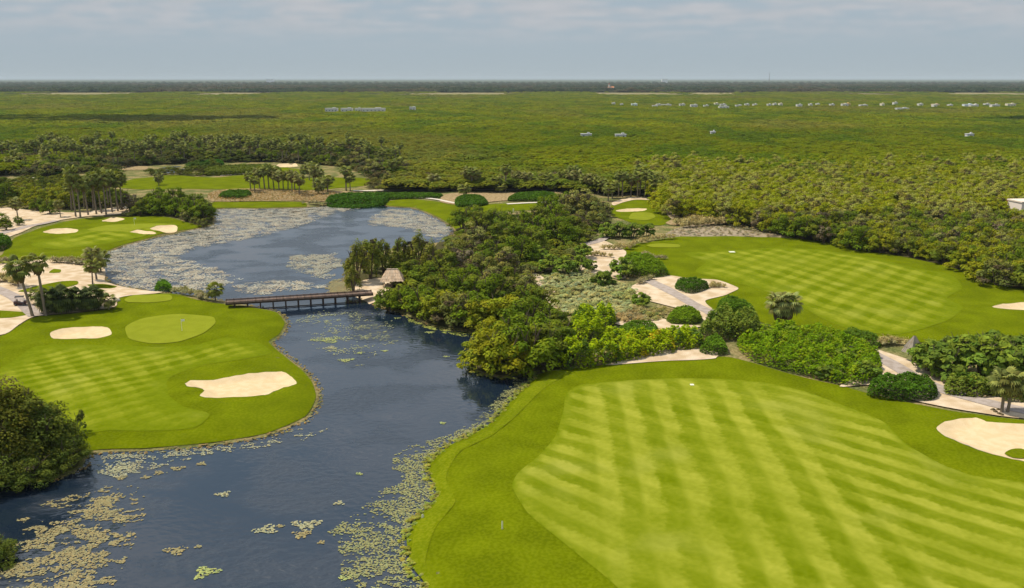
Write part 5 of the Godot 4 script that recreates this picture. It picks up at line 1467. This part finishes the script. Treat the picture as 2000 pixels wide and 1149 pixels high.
		for k in int(clampf(r[2] * r[2] * 48.0, 16, 320)):
			var a := rng.randf() * TAU
			var d: float = r[2] * sqrt(rng.randf()) * (0.7 + 0.3 * sin(a * 3.0 + r[0]))
			var e := rng.randf_range(0.07, 0.14)
			q.add(s, Transform3D(Basis(Vector3.UP, rng.randf() * TAU).scaled(Vector3(e, 1, e)), Vector3(cos(a) * d, rng.randf_range(0.012, 0.03), sin(a) * d * 0.75)), vary(c, 0.25, 0.14))
		var o := top("lily_pad_clump", q.mesh(tinted("lily_pad", 0.55, 0.4)), Vector3(r[0], WATER, r[1]))
		tag(o, "%s %s clump of floating lily pads, %s" % ["large" if r[2] > 1.4 else "middling" if r[2] > 0.85 else "tiny", ["tan", "mixed green and tan", "yellow-green"][r[3]], "drifting below the bridge" if r[1] < -140.0 else "off the wooded point" if r[1] < -118.0 else "near the near putting lawn's shore" if r[1] < -93.0 else "in the near open water" if r[0] > -35.0 else "beside the field of pads at the near corner"], "lily pads", "lone lily pad clumps on the lake")


# ---------------------------------------------------------------- built things

func bridge() -> void:
	var a := Vector3(-58, -174, 0)
	var from := Vector3(a.x, 0.9, a.y)
	var b := Vector3(-29.5, -182.2, 0)
	var to := Vector3(b.x, 1.0, b.y)
	var long := from.distance_to(to)
	var t := thing("footbridge", "long low dark wooden footbridge on paired piles across the lake", "bridge", (from + to) / 2.0, 0.0)
	var dir := (to - from).normalized()
	t.rotation.y = atan2(-dir.z, dir.x)
	var wood := tinted("bridge_wood", 0.85, 0.3)
	var dark := Color(0.05, 0.032, 0.022)
	var grey := Color(0.15, 0.105, 0.085)
	var half := long / 2.0
	var wide := 1.35
	# planks laid across the deck
	var pl := Shape.new()
	var n := int(long / 0.22)
	for k in n:
		var x := -half + (k + 0.5) * long / n
		pl.box(Vector3(x, rng.randf_range(-0.006, 0.006), 0), Vector3(0.098, 0, 0), Vector3(0, 0.03, 0), Vector3(0, 0, wide), vary(grey, 0.25, 0.06))
	tag(part("deck_boards", pl.mesh(wood), t), "", "", "", "stuff")
	for z in [-1.0, 1.0]:
		var s := Shape.new()
		s.box(Vector3(0, -0.19, z * (wide - 0.1)), Vector3(half, 0, 0), Vector3(0, 0.15, 0), Vector3(0, 0, 0.08), dark)
		part("edge_beam", s.mesh(wood), t)
		var r := Shape.new()
		r.box(Vector3(0, 0.26, z * (wide - 0.08)), Vector3(half, 0, 0), Vector3(0, 0.045, 0), Vector3(0, 0, 0.08), grey)
		part("top_rail", r.mesh(wood), t)
		var lo := Shape.new()
		lo.box(Vector3(0, 0.12, z * (wide - 0.08)), Vector3(half, 0, 0), Vector3(0, 0.05, 0), Vector3(0, 0, 0.03), Color(0.12, 0.085, 0.065))
		part("lower_rail", lo.mesh(wood), t)
	var post := Shape.new()
	post.box(Vector3(0, 0.22, 0), Vector3(0.07, 0, 0), Vector3(0, 0.19, 0), Vector3(0, 0, 0.065), Color(0.13, 0.09, 0.065))
	var pm := post.mesh(wood)
	var pile := Shape.new()
	pile.tube([Vector3(0, -3.0, 0), Vector3(0, -0.34, 0)], [0.15, 0.14], 8, Color(0.06, 0.042, 0.032))
	var pim := pile.mesh(wood)
	var cap := Shape.new()
	cap.box(Vector3(0, -0.42, 0), Vector3(0.12, 0, 0), Vector3(0, 0.08, 0), Vector3(0, 0, wide + 0.12), Color(0.055, 0.038, 0.028))
	var cm := cap.mesh(wood)
	for k in 22:
		var x := -half + 0.2 + k * (long - 0.4) / 21.0
		for z in [-1.0, 1.0]: part("rail_post", pm, t, Vector3(x, 0, z * (wide - 0.21)))
	for k in 11:
		var x := -half + 1.7 + k * 2.52
		part("cross_beam", cm, t, Vector3(x, 0, 0))
		for z in [-1.0, 1.0]: part("pile", pim, t, Vector3(x, 0, z * (wide - 0.15)))
	var low := Shape.new()
	low.box(Vector3(1.5, -1.5, wide - 0.12), Vector3(half * 0.66, 0, 0), Vector3(0, 0.1, 0), Vector3(0, 0, 0.06), Color(0.04, 0.028, 0.02))
	part("brace_beam", low.mesh(wood), t)


func thatch(rings: Array, col: Color) -> Shape:
	var s := Shape.new()
	# courses of straw bundles from the eaves up; each ring is [half x, half z, y]
	for k in rings.size() - 1:
		var lo: Array = rings[k]
		var hi: Array = rings[k + 1]
		var around := maxi(int((lo[0] + lo[1]) * 4.0 / 0.13), 10)
		for j in around:
			var f := float(j) / around * 4.0
			var side := int(f)
			var u := (f - side) * 2.0 - 1.0
			var w := 0.12
			var p0: Vector3
			var p1: Vector3
			var tang: Vector3
			match side:
				0: p0 = Vector3(u * lo[0], lo[2], lo[1]); p1 = Vector3(u * hi[0], hi[2], hi[1]); tang = Vector3.RIGHT
				1: p0 = Vector3(lo[0], lo[2], -u * lo[1]); p1 = Vector3(hi[0], hi[2], -u * hi[1]); tang = Vector3.FORWARD
				2: p0 = Vector3(-u * lo[0], lo[2], -lo[1]); p1 = Vector3(-u * hi[0], hi[2], -hi[1]); tang = Vector3.LEFT
				_: p0 = Vector3(-lo[0], lo[2], u * lo[1]); p1 = Vector3(-hi[0], hi[2], u * hi[1]); tang = Vector3.BACK
			var nn := (p1 - p0).cross(tang).normalized()
			if nn.y < 0.0: nn = -nn
			var d := (p0 - p1) * rng.randf_range(0.08, 0.3)
			var lift := nn * rng.randf_range(0.03, 0.09)
			s.quad(p0 + d + lift - tang * w, p1 - tang * w * 0.8 + nn * 0.01, p1 + tang * w * 0.8 + nn * 0.01, p0 + d + lift + tang * w, nn, vary(col, 0.22, 0.06))
		# the layer underneath
		var q := [Vector3(lo[0], lo[2], lo[1]), Vector3(-lo[0], lo[2], lo[1]), Vector3(-lo[0], lo[2], -lo[1]), Vector3(lo[0], lo[2], -lo[1])]
		var r := [Vector3(hi[0], hi[2], hi[1]), Vector3(-hi[0], hi[2], hi[1]), Vector3(-hi[0], hi[2], -hi[1]), Vector3(hi[0], hi[2], -hi[1])]
		for j in 4: s.flat(q[j], q[(j + 1) % 4], r[(j + 1) % 4], r[j], col * 0.7)
	return s


func thatched_hut() -> void:
	var at := Vector2(-26.5, -191.9)
	var t := thing("thatched_hut", "small hut with steep hipped thatch roof beside the bridge landing", "hut", Vector3(at.x, H(at.x, at.y), at.y), 0.06)
	t.scale = Vector3.ONE * 0.9
	var straw := tinted("straw", 0.95, 0.15)
	var wood := tinted("bridge_wood", 0.85, 0.3)
	var roof := thatch([[2.75, 2.3, 1.75], [2.45, 1.85, 2.35], [2.1, 1.35, 2.95], [1.72, 0.8, 3.6], [1.3, 0.28, 4.2]], Color(0.62, 0.46, 0.32))
	part("roof", roof.mesh(straw), t)
	var ridge := Shape.new()
	for k in 20: ridge.box(Vector3(-1.33 + k * 0.14, 4.26 + rng.randf_range(-0.04, 0.04), 0), Vector3(0.075, 0, 0), Vector3(0, 0.09, 0), Vector3(0, 0, 0.34), vary(Color(0.4, 0.32, 0.24), 0.2, 0.05))
	part("ridge_cap", ridge.mesh(straw), t)
	for x in [-2.2, 0.0, 2.2]:
		for z in [-1.75, 1.75]:
			var p := Shape.new()
			p.tube([Vector3(0, -0.3, 0), Vector3(0.03, 2.5 if x == 0.0 else 2.2, 0)], [0.1, 0.085], 7, Color(0.12, 0.085, 0.055))
			part("post", p.mesh(wood), t, Vector3(x, 0, z))
	for z in [-1.75, 1.75]:
		var bm := Shape.new()
		bm.box(Vector3(0, 1.98, z), Vector3(2.35, 0, 0), Vector3(0, 0.07, 0), Vector3(0, 0, 0.06), Color(0.1, 0.075, 0.05))
		part("eaves_beam", bm.mesh(wood), t)
	var bench := Shape.new()
	bench.box(Vector3(0, 0.48, -1.1), Vector3(1.6, 0, 0), Vector3(0, 0.04, 0), Vector3(0, 0, 0.22), Color(0.15, 0.1, 0.07))
	for x in [-1.3, 1.3]: bench.box(Vector3(x, 0.2, -1.1), Vector3(0.06, 0, 0), Vector3(0, 0.235, 0), Vector3(0, 0, 0.2), Color(0.12, 0.085, 0.055))
	part("bench", bench.mesh(wood), t)


func parasol() -> void:
	var at := Vector2(65.7, -138.9)
	var t := thing("thatched_parasol", "grey thatched parasol on a single pole beside the cart path", "parasol", Vector3(at.x, H(at.x, at.y), at.y), 0.3)
	var s := thatch([[1.15, 1.15, 1.65], [0.85, 0.85, 2.5], [0.5, 0.5, 3.4], [0.1, 0.1, 4.3]], Color(0.3, 0.26, 0.21))
	part("thatch_cover", s.mesh(tinted("straw", 0.95, 0.15)), t)
	var p := Shape.new()
	p.tube([Vector3(0, -0.4, 0), Vector3(0.02, 2.0, 0), Vector3(0, 4.3, 0)], [0.1, 0.09, 0.06], 8, Color(0.09, 0.065, 0.045))
	part("pole", p.mesh(tinted("bridge_wood", 0.85, 0.3)), t)
	for k in 4:
		var a := TAU * k / 4.0 + 0.4
		var r := Shape.new()
		r.tube([Vector3(0, 1.5, 0), Vector3(cos(a), 2.2, sin(a))], [0.04, 0.035], 5, Color(0.09, 0.065, 0.045))
		part("strut", r.mesh(tinted("bridge_wood", 0.85, 0.3)), t)


func small_things() -> void:
	var white := tinted("white_paint", 0.45, 0.5)
	# flags on the greens
	for r in [[-60.3, -155.8, "white flag on its pin, standing in the near putting green"], [-119.9, -278.7, "small pale flag on its pin, standing in the far green"]]:
		var t := thing("golf_flag", r[2], "golf flag", Vector3(r[0], H(r[0], r[1]) + 0.05, r[1]), 0.2, "flags on the greens")
		var p := Shape.new()
		p.tube([Vector3(0, -0.1, 0), Vector3(0, 2.3, 0)], [0.035, 0.028], 6, Color(0.75, 0.74, 0.7))
		part("pole", p.mesh(white), t)
		var f := Shape.new()
		for k in 4:
			var x0 := k * 0.15
			var x1 := x0 + 0.15
			var z0 := 0.05 * sin(k * 1.4)
			var z1 := 0.05 * sin((k + 1) * 1.4)
			f.flat(Vector3(x0, 1.86, z0), Vector3(x0, 2.27, z0), Vector3(x1, 2.26, z1), Vector3(x1, 1.85, z1), Color(0.78, 0.77, 0.74))
			f.flat(Vector3(x1, 1.85, z1 - 0.008), Vector3(x1, 2.26, z1 - 0.008), Vector3(x0, 2.27, z0 - 0.008), Vector3(x0, 1.86, z0 - 0.008), Color(0.78, 0.77, 0.74))
		part("flag", f.mesh(white), t)
		var c := Shape.new()
		c.tube([Vector3(0, -0.05, 0), Vector3(0, 0.01, 0)], [0.06, 0.06], 10, Color(0.6, 0.6, 0.58))
		part("cup_rim", c.mesh(white), t)
	# course stakes and plates
	for r in [[-1, -82.5, 0.82, 0.075, "pale cream marker post alone in the near fairway's rough"], [-9.5, -86.1, 0.3, 0.13, "low white marker at the lily-pad shore of the near fairway"], [-108.3, -234, 0.5, 0.32, "round white marker on the lake bank of the far green"], [0.5, -304.1, 1.1, 0.17, "white post standing on the lawn behind the lake trees"]]:
		var t := thing("marker_post", r[4], "marker post", Vector3(r[0], H(r[0], r[1]), r[1]))
		var p := Shape.new()
		p.tube([Vector3(0, -0.2, 0), Vector3(0, r[2], 0), Vector3(0, r[2] + r[3] * 0.5, 0), Vector3(0, r[2] + r[3] * 0.55, 0)], [r[3], r[3], r[3] * 0.7, 0.001], 10, Color(0.72, 0.72, 0.55))
		part("post", p.mesh(white), t)
		var b := Shape.new()
		b.tube([Vector3(0, 0, 0), Vector3(0, 0.06, 0)], [r[3] * 1.35, r[3] * 1.3], 10, Color(0.5, 0.48, 0.42))
		part("base", b.mesh(white), t)
	for r in [[27.4, -127.8, 0.28, "small white yardage plate lying in the top of the near fairway"], [59.1, -234, 0.75, "white yardage plate at the top of the upper fairway"]]:
		var b := Shape.new()
		b.box(Vector3(0, 0.03, 0), Vector3(r[2], 0, 0), Vector3(0, 0.05, 0), Vector3(0, 0, r[2]), Color(0.75, 0.75, 0.62))
		var o := top("yardage_plate", b.mesh(white), Vector3(r[0], H(r[0], r[1]) + 0.05, r[1]))
		tag(o, r[3], "yardage plate", "plates set in the fairways")
	# stone by the tee lawn
	for r in [[-81.7, -178, 0.5, "pale boulder at the corner of the tee lawn"]]:
		var st := SphereMesh.new()
		st.radius = 0.5
		st.height = 0.9
		st.radial_segments = 12
		st.rings = 6
		st.material = paint("pale_stone", lin(0.5, 0.46, 0.38), 0.9, 0.2)
		var o := top("boulder", st, Vector3(r[0], H(r[0], r[1]) + 0.2, r[1]))
		o.scale = Vector3(1.2, 0.9, 0.9)
		tag(o, r[3], "boulder")
	# rocks beside the twin palm
	for k in 5:
		var r: Array = [[66.8, -115.1], [66.9, -114.3], [66.9, -115.9], [67.6, -115.9], [67, -113.8]][k]
		var st := Shape.new()
		var bs := []
		for j in 7: bs.append(0.3 + rng.randf_range(-0.08, 0.1))
		st.tube([Vector3(0, -0.2, 0), Vector3(0.02, 0.05, 0), Vector3(0, 0.26, 0.02), Vector3(0, 0.36, 0)], [0.3, bs[0] + 0.06, 0.22, 0.001], 7, Color(0.2, 0.16, 0.09))
		var o := top("rock", st.mesh(tinted("rock_face", 0.95)), Vector3(r[0], H(r[0], r[1]), r[1]))
		o.rotation.y = k
		tag(o, "small brown rock at the foot of the twin-stemmed path palm", "rock", "rocks at the path palm")
	golf_cart()


func golf_cart() -> void:
	var at := Vector2(-100.4, -175.4)
	var t := thing("golf_cart", "dark golf cart parked on the sandy path beside the leaning palm", "golf cart", Vector3(at.x, H(at.x, at.y) + 0.1, at.y), 0.35)
	var body := tinted("cart_paint", 0.4, 0.5)
	var dark := Color(0.05, 0.015, 0.018)
	var s := Shape.new()
	s.box(Vector3(0, 0.42, 0), Vector3(1.15, 0, 0), Vector3(0, 0.14, 0), Vector3(0, 0, 0.55), dark)
	s.box(Vector3(0.95, 0.68, 0), Vector3(0.22, 0.0, 0), Vector3(-0.06, 0.2, 0), Vector3(0, 0, 0.52), dark)
	s.box(Vector3(-0.85, 0.68, 0), Vector3(0.3, 0, 0), Vector3(0, 0.18, 0), Vector3(0, 0, 0.52), dark)
	part("body", s.mesh(body), t)
	var seat := Shape.new()
	seat.box(Vector3(-0.25, 0.72, 0), Vector3(0.28, 0, 0), Vector3(0, 0.07, 0), Vector3(0, 0, 0.5), Color(0.08, 0.05, 0.04))
	part("seat", seat.mesh(body), t)
	var back := Shape.new()
	back.box(Vector3(-0.5, 1.0, 0), Vector3(0.06, 0, 0), Vector3(-0.05, 0.22, 0), Vector3(0, 0, 0.5), Color(0.08, 0.05, 0.04))
	part("backrest", back.mesh(body), t)
	var roof := Shape.new()
	roof.box(Vector3(0.0, 1.82, 0), Vector3(0.85, 0, 0), Vector3(0, 0.045, 0), Vector3(0, 0, 0.58), Color(0.03, 0.02, 0.02))
	part("roof", roof.mesh(body), t)
	for x in [[0.85, 0.65], [-0.75, -0.7]]:
		for z in [-0.5, 0.5]:
			var p := Shape.new()
			p.tube([Vector3(x[0], 0.8, z), Vector3(x[1], 1.8, z)], [0.025, 0.025], 5, Color(0.05, 0.05, 0.05))
			part("roof_post", p.mesh(body), t)
	for x in [0.75, -0.75]:
		for z in [-0.52, 0.52]:
			var w := part("wheel", null, t, Vector3(x, 0.24, z))
			var ty := Shape.new()
			ty.tube([Vector3(0, 0, -0.1), Vector3(0, 0, -0.08), Vector3(0, 0, 0.08), Vector3(0, 0, 0.1)], [0.12, 0.24, 0.24, 0.12], 14, Color(0.02, 0.02, 0.02))
			w.mesh = ty.mesh(body)
			var rm := Shape.new()
			rm.tube([Vector3(0, 0, -0.105), Vector3(0, 0, 0.105)], [0.11, 0.11], 10, Color(0.4, 0.4, 0.4))
			rm.tube([Vector3(0, 0, 0.104), Vector3(0, 0, 0.106)], [0.11, 0.001], 10, Color(0.4, 0.4, 0.4))
			part("rim", rm.mesh(body), w)
	var wheel := Shape.new()
	wheel.tube([Vector3(0.7, 0.85, 0.2), Vector3(0.45, 1.12, 0.2)], [0.02, 0.02], 5, Color(0.03, 0.03, 0.03))
	part("steering_column", wheel.mesh(body), t)


func house(called: String, label: String, group: String, x: float, z: float, w: float, d: float, h: float, wall: Color, roof: Color, pitched := false, turn := 0.0) -> Node3D:
	var t := thing(called, label, "house", Vector3(x, 0, z), turn, group)
	var m := tinted("house_wall", 0.85, 0.3)
	var s := Shape.new()
	s.box(Vector3(0, h / 2 - 0.5, 0), Vector3(w / 2, 0, 0), Vector3(0, h / 2 + 0.5, 0), Vector3(0, 0, d / 2), wall)
	part("wall", s.mesh(m), t)
	var r := Shape.new()
	if pitched:
		var e := 0.4
		var top_y := h + w * 0.22
		r.flat(Vector3(-w / 2 - e, h, d / 2 + e), Vector3(-w / 2 - e, top_y, 0), Vector3(w / 2 + e, top_y, 0), Vector3(w / 2 + e, h, d / 2 + e), roof)
		r.flat(Vector3(w / 2 + e, h, -d / 2 - e), Vector3(w / 2 + e, top_y, 0), Vector3(-w / 2 - e, top_y, 0), Vector3(-w / 2 - e, h, -d / 2 - e), roof)
		for f in [-1.0, 1.0]: r.tri(Vector3(f * w / 2, h, d / 2), Vector3(f * w / 2, top_y, 0), Vector3(f * w / 2, h, -d / 2), Vector3(f, 0, 0), wall)
	else:
		r.box(Vector3(0, h + 0.2, 0), Vector3(w / 2 + 0.25, 0, 0), Vector3(0, 0.2, 0), Vector3(0, 0, d / 2 + 0.25), roof)
		r.box(Vector3(w * 0.2, h + 0.9, 0), Vector3(w * 0.12, 0, 0), Vector3(0, 0.5, 0), Vector3(0, 0, d * 0.2), roof)
	part("roof", r.mesh(m), t)
	var win := Shape.new()
	win.box(Vector3(0, 0, 0), Vector3(0.6, 0, 0), Vector3(0, 0.6, 0), Vector3(0, 0, 0.05), Color(0.06, 0.07, 0.08))
	var wm := win.mesh(tinted("window_glass", 0.1, 0.5))
	var n := clampi(int(w / 4.0), 1, 6)
	for k in n: part("window", wm, t, Vector3(-w / 2 + (k + 0.5) * w / n, h * 0.62, d / 2 + 0.03))
	return t


func houses() -> void:
	for r in far_houses():
		house("house", r[6], r[7], r[0], r[1], r[2], r[3], r[4], r[5], r[5] * 0.95, false)
	# at the picture edge, among the mangroves
	house("house", "white-walled house with an orange corner rising from the mangroves", "", 178.4, -293.7, 24.0, 7.0, 5.4, Color(0.75, 0.66, 0.6), Color(0.7, 0.6, 0.52), false, 0.12)
	var c := Vector2(168.1, -294.8)
	var t := thing("porch_tower", "orange-painted corner porch attached beside the white house", "porch", Vector3(c.x, 0, c.y), 0.12)
	var s := Shape.new()
	s.box(Vector3(0, 2.2, 0), Vector3(0.8, 0, 0), Vector3(0, 2.8, 0), Vector3(0, 0, 3.0), Color(0.62, 0.2, 0.09))
	part("wall", s.mesh(tinted("house_wall", 0.85, 0.3)), t)
	var rf := Shape.new()
	rf.box(Vector3(0, 5.12, 0), Vector3(0.95, 0, 0), Vector3(0, 0.12, 0), Vector3(0, 0, 3.2), Color(0.5, 0.16, 0.08))
	part("roof", rf.mesh(tinted("house_wall", 0.85, 0.3)), t)
	# on the horizon
	for r in [[-2376.1, -8962.5, 72.0, 40.0, 36.0, "lone white block on the hazy horizon above the palm grove"], [1500.2, -8962.5, 56.0, 30.0, 38.0, "white block on the hazy horizon above the village"]]:
		var o := house("tall_building", r[5], "white blocks on the horizon", r[0], r[1], r[2], r[3], r[4], Color(0.85, 0.84, 0.82), Color(0.8, 0.8, 0.8))
		o.set_meta("category", "building")
	var ch := Vector2(337.3, -3104.4)
	var church := house("church", "pale church with an orange-roofed tower at the edge of the dark belt", "", ch.x, ch.y, 20.0, 14.0, 14.0, Color(0.75, 0.7, 0.6), Color(0.5, 0.2, 0.1), true)
	church.set_meta("category", "church")
	var tw := Shape.new()
	tw.box(Vector3(-6, 12, 2), Vector3(3, 0, 0), Vector3(0, 12.5, 0), Vector3(0, 0, 3), Color(0.72, 0.66, 0.56))
	part("tower", tw.mesh(tinted("house_wall", 0.85, 0.3)), church)
	var sp := Shape.new()
	sp.tube([Vector3(-6, 24.4, 2), Vector3(-6, 24.5, 2), Vector3(-6, 30, 2)], [0.1, 4.6, 0.05], 4, Color(0.5, 0.2, 0.1))
	part("tower_roof", sp.mesh(tinted("house_wall", 0.85, 0.3)), church)
	# radio mast
	var mp := Vector2(1937.4, -6868.7)
	var mast := thing("radio_mast", "thin radio mast standing up above the horizon", "mast", Vector3(mp.x, 0, mp.y))
	var ms := tinted("mast_steel", 0.6, 0.4)
	for k in 3:
		var l := Shape.new()
		var a := TAU * k / 3.0
		l.tube([Vector3(cos(a) * 4.0, 0, sin(a) * 4.0), Vector3(cos(a) * 1.0, 88, sin(a) * 1.0)], [0.55, 0.4], 5, Color(0.16, 0.14, 0.14))
		part("leg", l.mesh(ms), mast)
	for k in 14:
		var y := 4.0 + k * 6.0
		var r := lerpf(4.0, 1.0, y / 88.0)
		var b := Shape.new()
		for j in 3:
			var a := TAU * j / 3.0
			var a2 := TAU * (j + 1) / 3.0
			b.tube([Vector3(cos(a) * r, y, sin(a) * r), Vector3(cos(a2) * r, y + 5.0, sin(a2) * r)], [0.25, 0.25], 4, Color(0.16, 0.14, 0.14))
		part("brace", b.mesh(ms), mast)
	var an := Shape.new()
	an.tube([Vector3(0, 86, 0), Vector3(0, 100, 0)], [0.35, 0.2], 5, Color(0.16, 0.14, 0.14))
	part("antenna", an.mesh(ms), mast)


func far_houses() -> Array:
	var out := []
	var white := Color(0.6, 0.59, 0.55)
	var cream := Color(0.72, 0.66, 0.52)
	var rose := Color(0.7, 0.55, 0.42)
	var village := "white house in the far village strung along the plain"
	var vg := "houses of the far village"
	for r in [[166.2, -1463.3, 8.0, white, ""], [177, -1463.3, 7.0, white, ""], [193.9, -1388.3, 14.0, Color(0.7, 0.76, 0.74), "largest house at the near end of the far village"], [218.8, -1412.4, 12.0, white, ""], [230, -1412.4, 9.0, white, ""], [241.6, -1365, 24.0, white, "long white block in the far village"], [267.5, -1412.4, 13.0, white, ""], [277.9, -1388.3, 16.0, white, ""], [299.8, -1437.4, 11.0, white, ""], [308, -1365, 22.0, white, "broad pale building in the middle stretch of the village"], [334.8, -1437.4, 9.0, cream, ""], [335.2, -1388.3, 14.0, white, ""], [350.9, -1388.3, 14.0, white, ""], [374.4, -1388.3, 10.0, white, ""], [389.7, -1412.4, 9.0, white, ""], [409.6, -1412.4, 9.0, white, ""], [423.2, -1412.4, 8.0, white, ""], [435.2, -1412.4, 8.0, cream, ""], [439.6, -1388.3, 12.0, white, ""], [463.1, -1412.4, 7.0, white, ""], [494.3, -1412.4, 8.0, white, ""], [507.9, -1412.4, 10.0, white, ""], [535.9, -1463.3, 13.0, Color(0.7, 0.5, 0.22), "ochre house rising a storey over the village"], [526.7, -1388.3, 14.0, white, ""], [547, -1412.4, 18.0, white, "wide white house beside the ochre one"], [585, -1437.4, 7.0, cream, ""], [542.5, -1299.5, 26.0, Color(0.55, 0.56, 0.55), "low grey shed standing forward of the village"], [636.2, -1437.4, 9.0, white, ""], [640.4, -1412.4, 8.0, white, ""], [643.7, -1388.3, 10.0, white, ""], [676.3, -1412.4, 16.0, rose, "rose-coloured house in the village past the grey shed"], [690.7, -1412.4, 9.0, white, ""], [697.8, -1388.3, 18.0, white, ""], [710.4, -1388.3, 12.0, white, ""], [694.7, -1320.6, 22.0, Color(0.66, 0.72, 0.78), "big bluish-white house with low wings in the village"], [754.6, -1412.4, 12.0, white, ""], [728.3, -1320.6, 18.0, white, ""], [778.7, -1388.3, 20.0, cream, "cream house at the last visible end of the village"], [800.7, -1388.3, 16.0, white, ""]]:
		out.append([r[0], r[1] + rng.randf_range(-70.0, 50.0), r[2] * 0.64, 8.0, rng.randf_range(4.2, 6.4), r[3], r[4] if r[4] else village, vg])
	for r in [[-236.3, -1185.5, 16.0, "long white greenhouse shed, first of the group out on the plain"], [-216.1, -1185.5, 15.0, "long white greenhouse shed, second of the group out on the plain"], [-201.4, -1185.5, 8.0, "small white shed between the long ones on the plain"], [-181.2, -1185.5, 30.0, "longest white shed of the group out on the plain"], [-136.1, -1239.9, 8.0, "small white hut apart from the sheds on the plain"]]:
		out.append([r[0], r[1], r[2], 8.0, 6.6, white, r[3], "sheds out on the plain"])
	for r in [[56.4, -682.8, 8.0, "low grey roof half hidden in the near mangrove scrub"], [81.8, -677, 8.0, "pale hut in a dark gap of the mangrove scrub"], [159.3, -713.2, 3.5, "tiny white hut in the mangrove scrub above the dry marsh"], [347.5, -682.8, 5.0, "bluish-white hut in the mangrove scrub towards the village"]]:
		out.append([r[0], r[1], r[2], 4.0, 3.8, Color(0.55, 0.56, 0.55), r[3], "huts in the mangrove scrub"])
	for r in out: clearings.append([r[0], r[1], r[2] * 0.62 + 4.0, 12.0 if r[1] < -900.0 else 9.0])
	return out
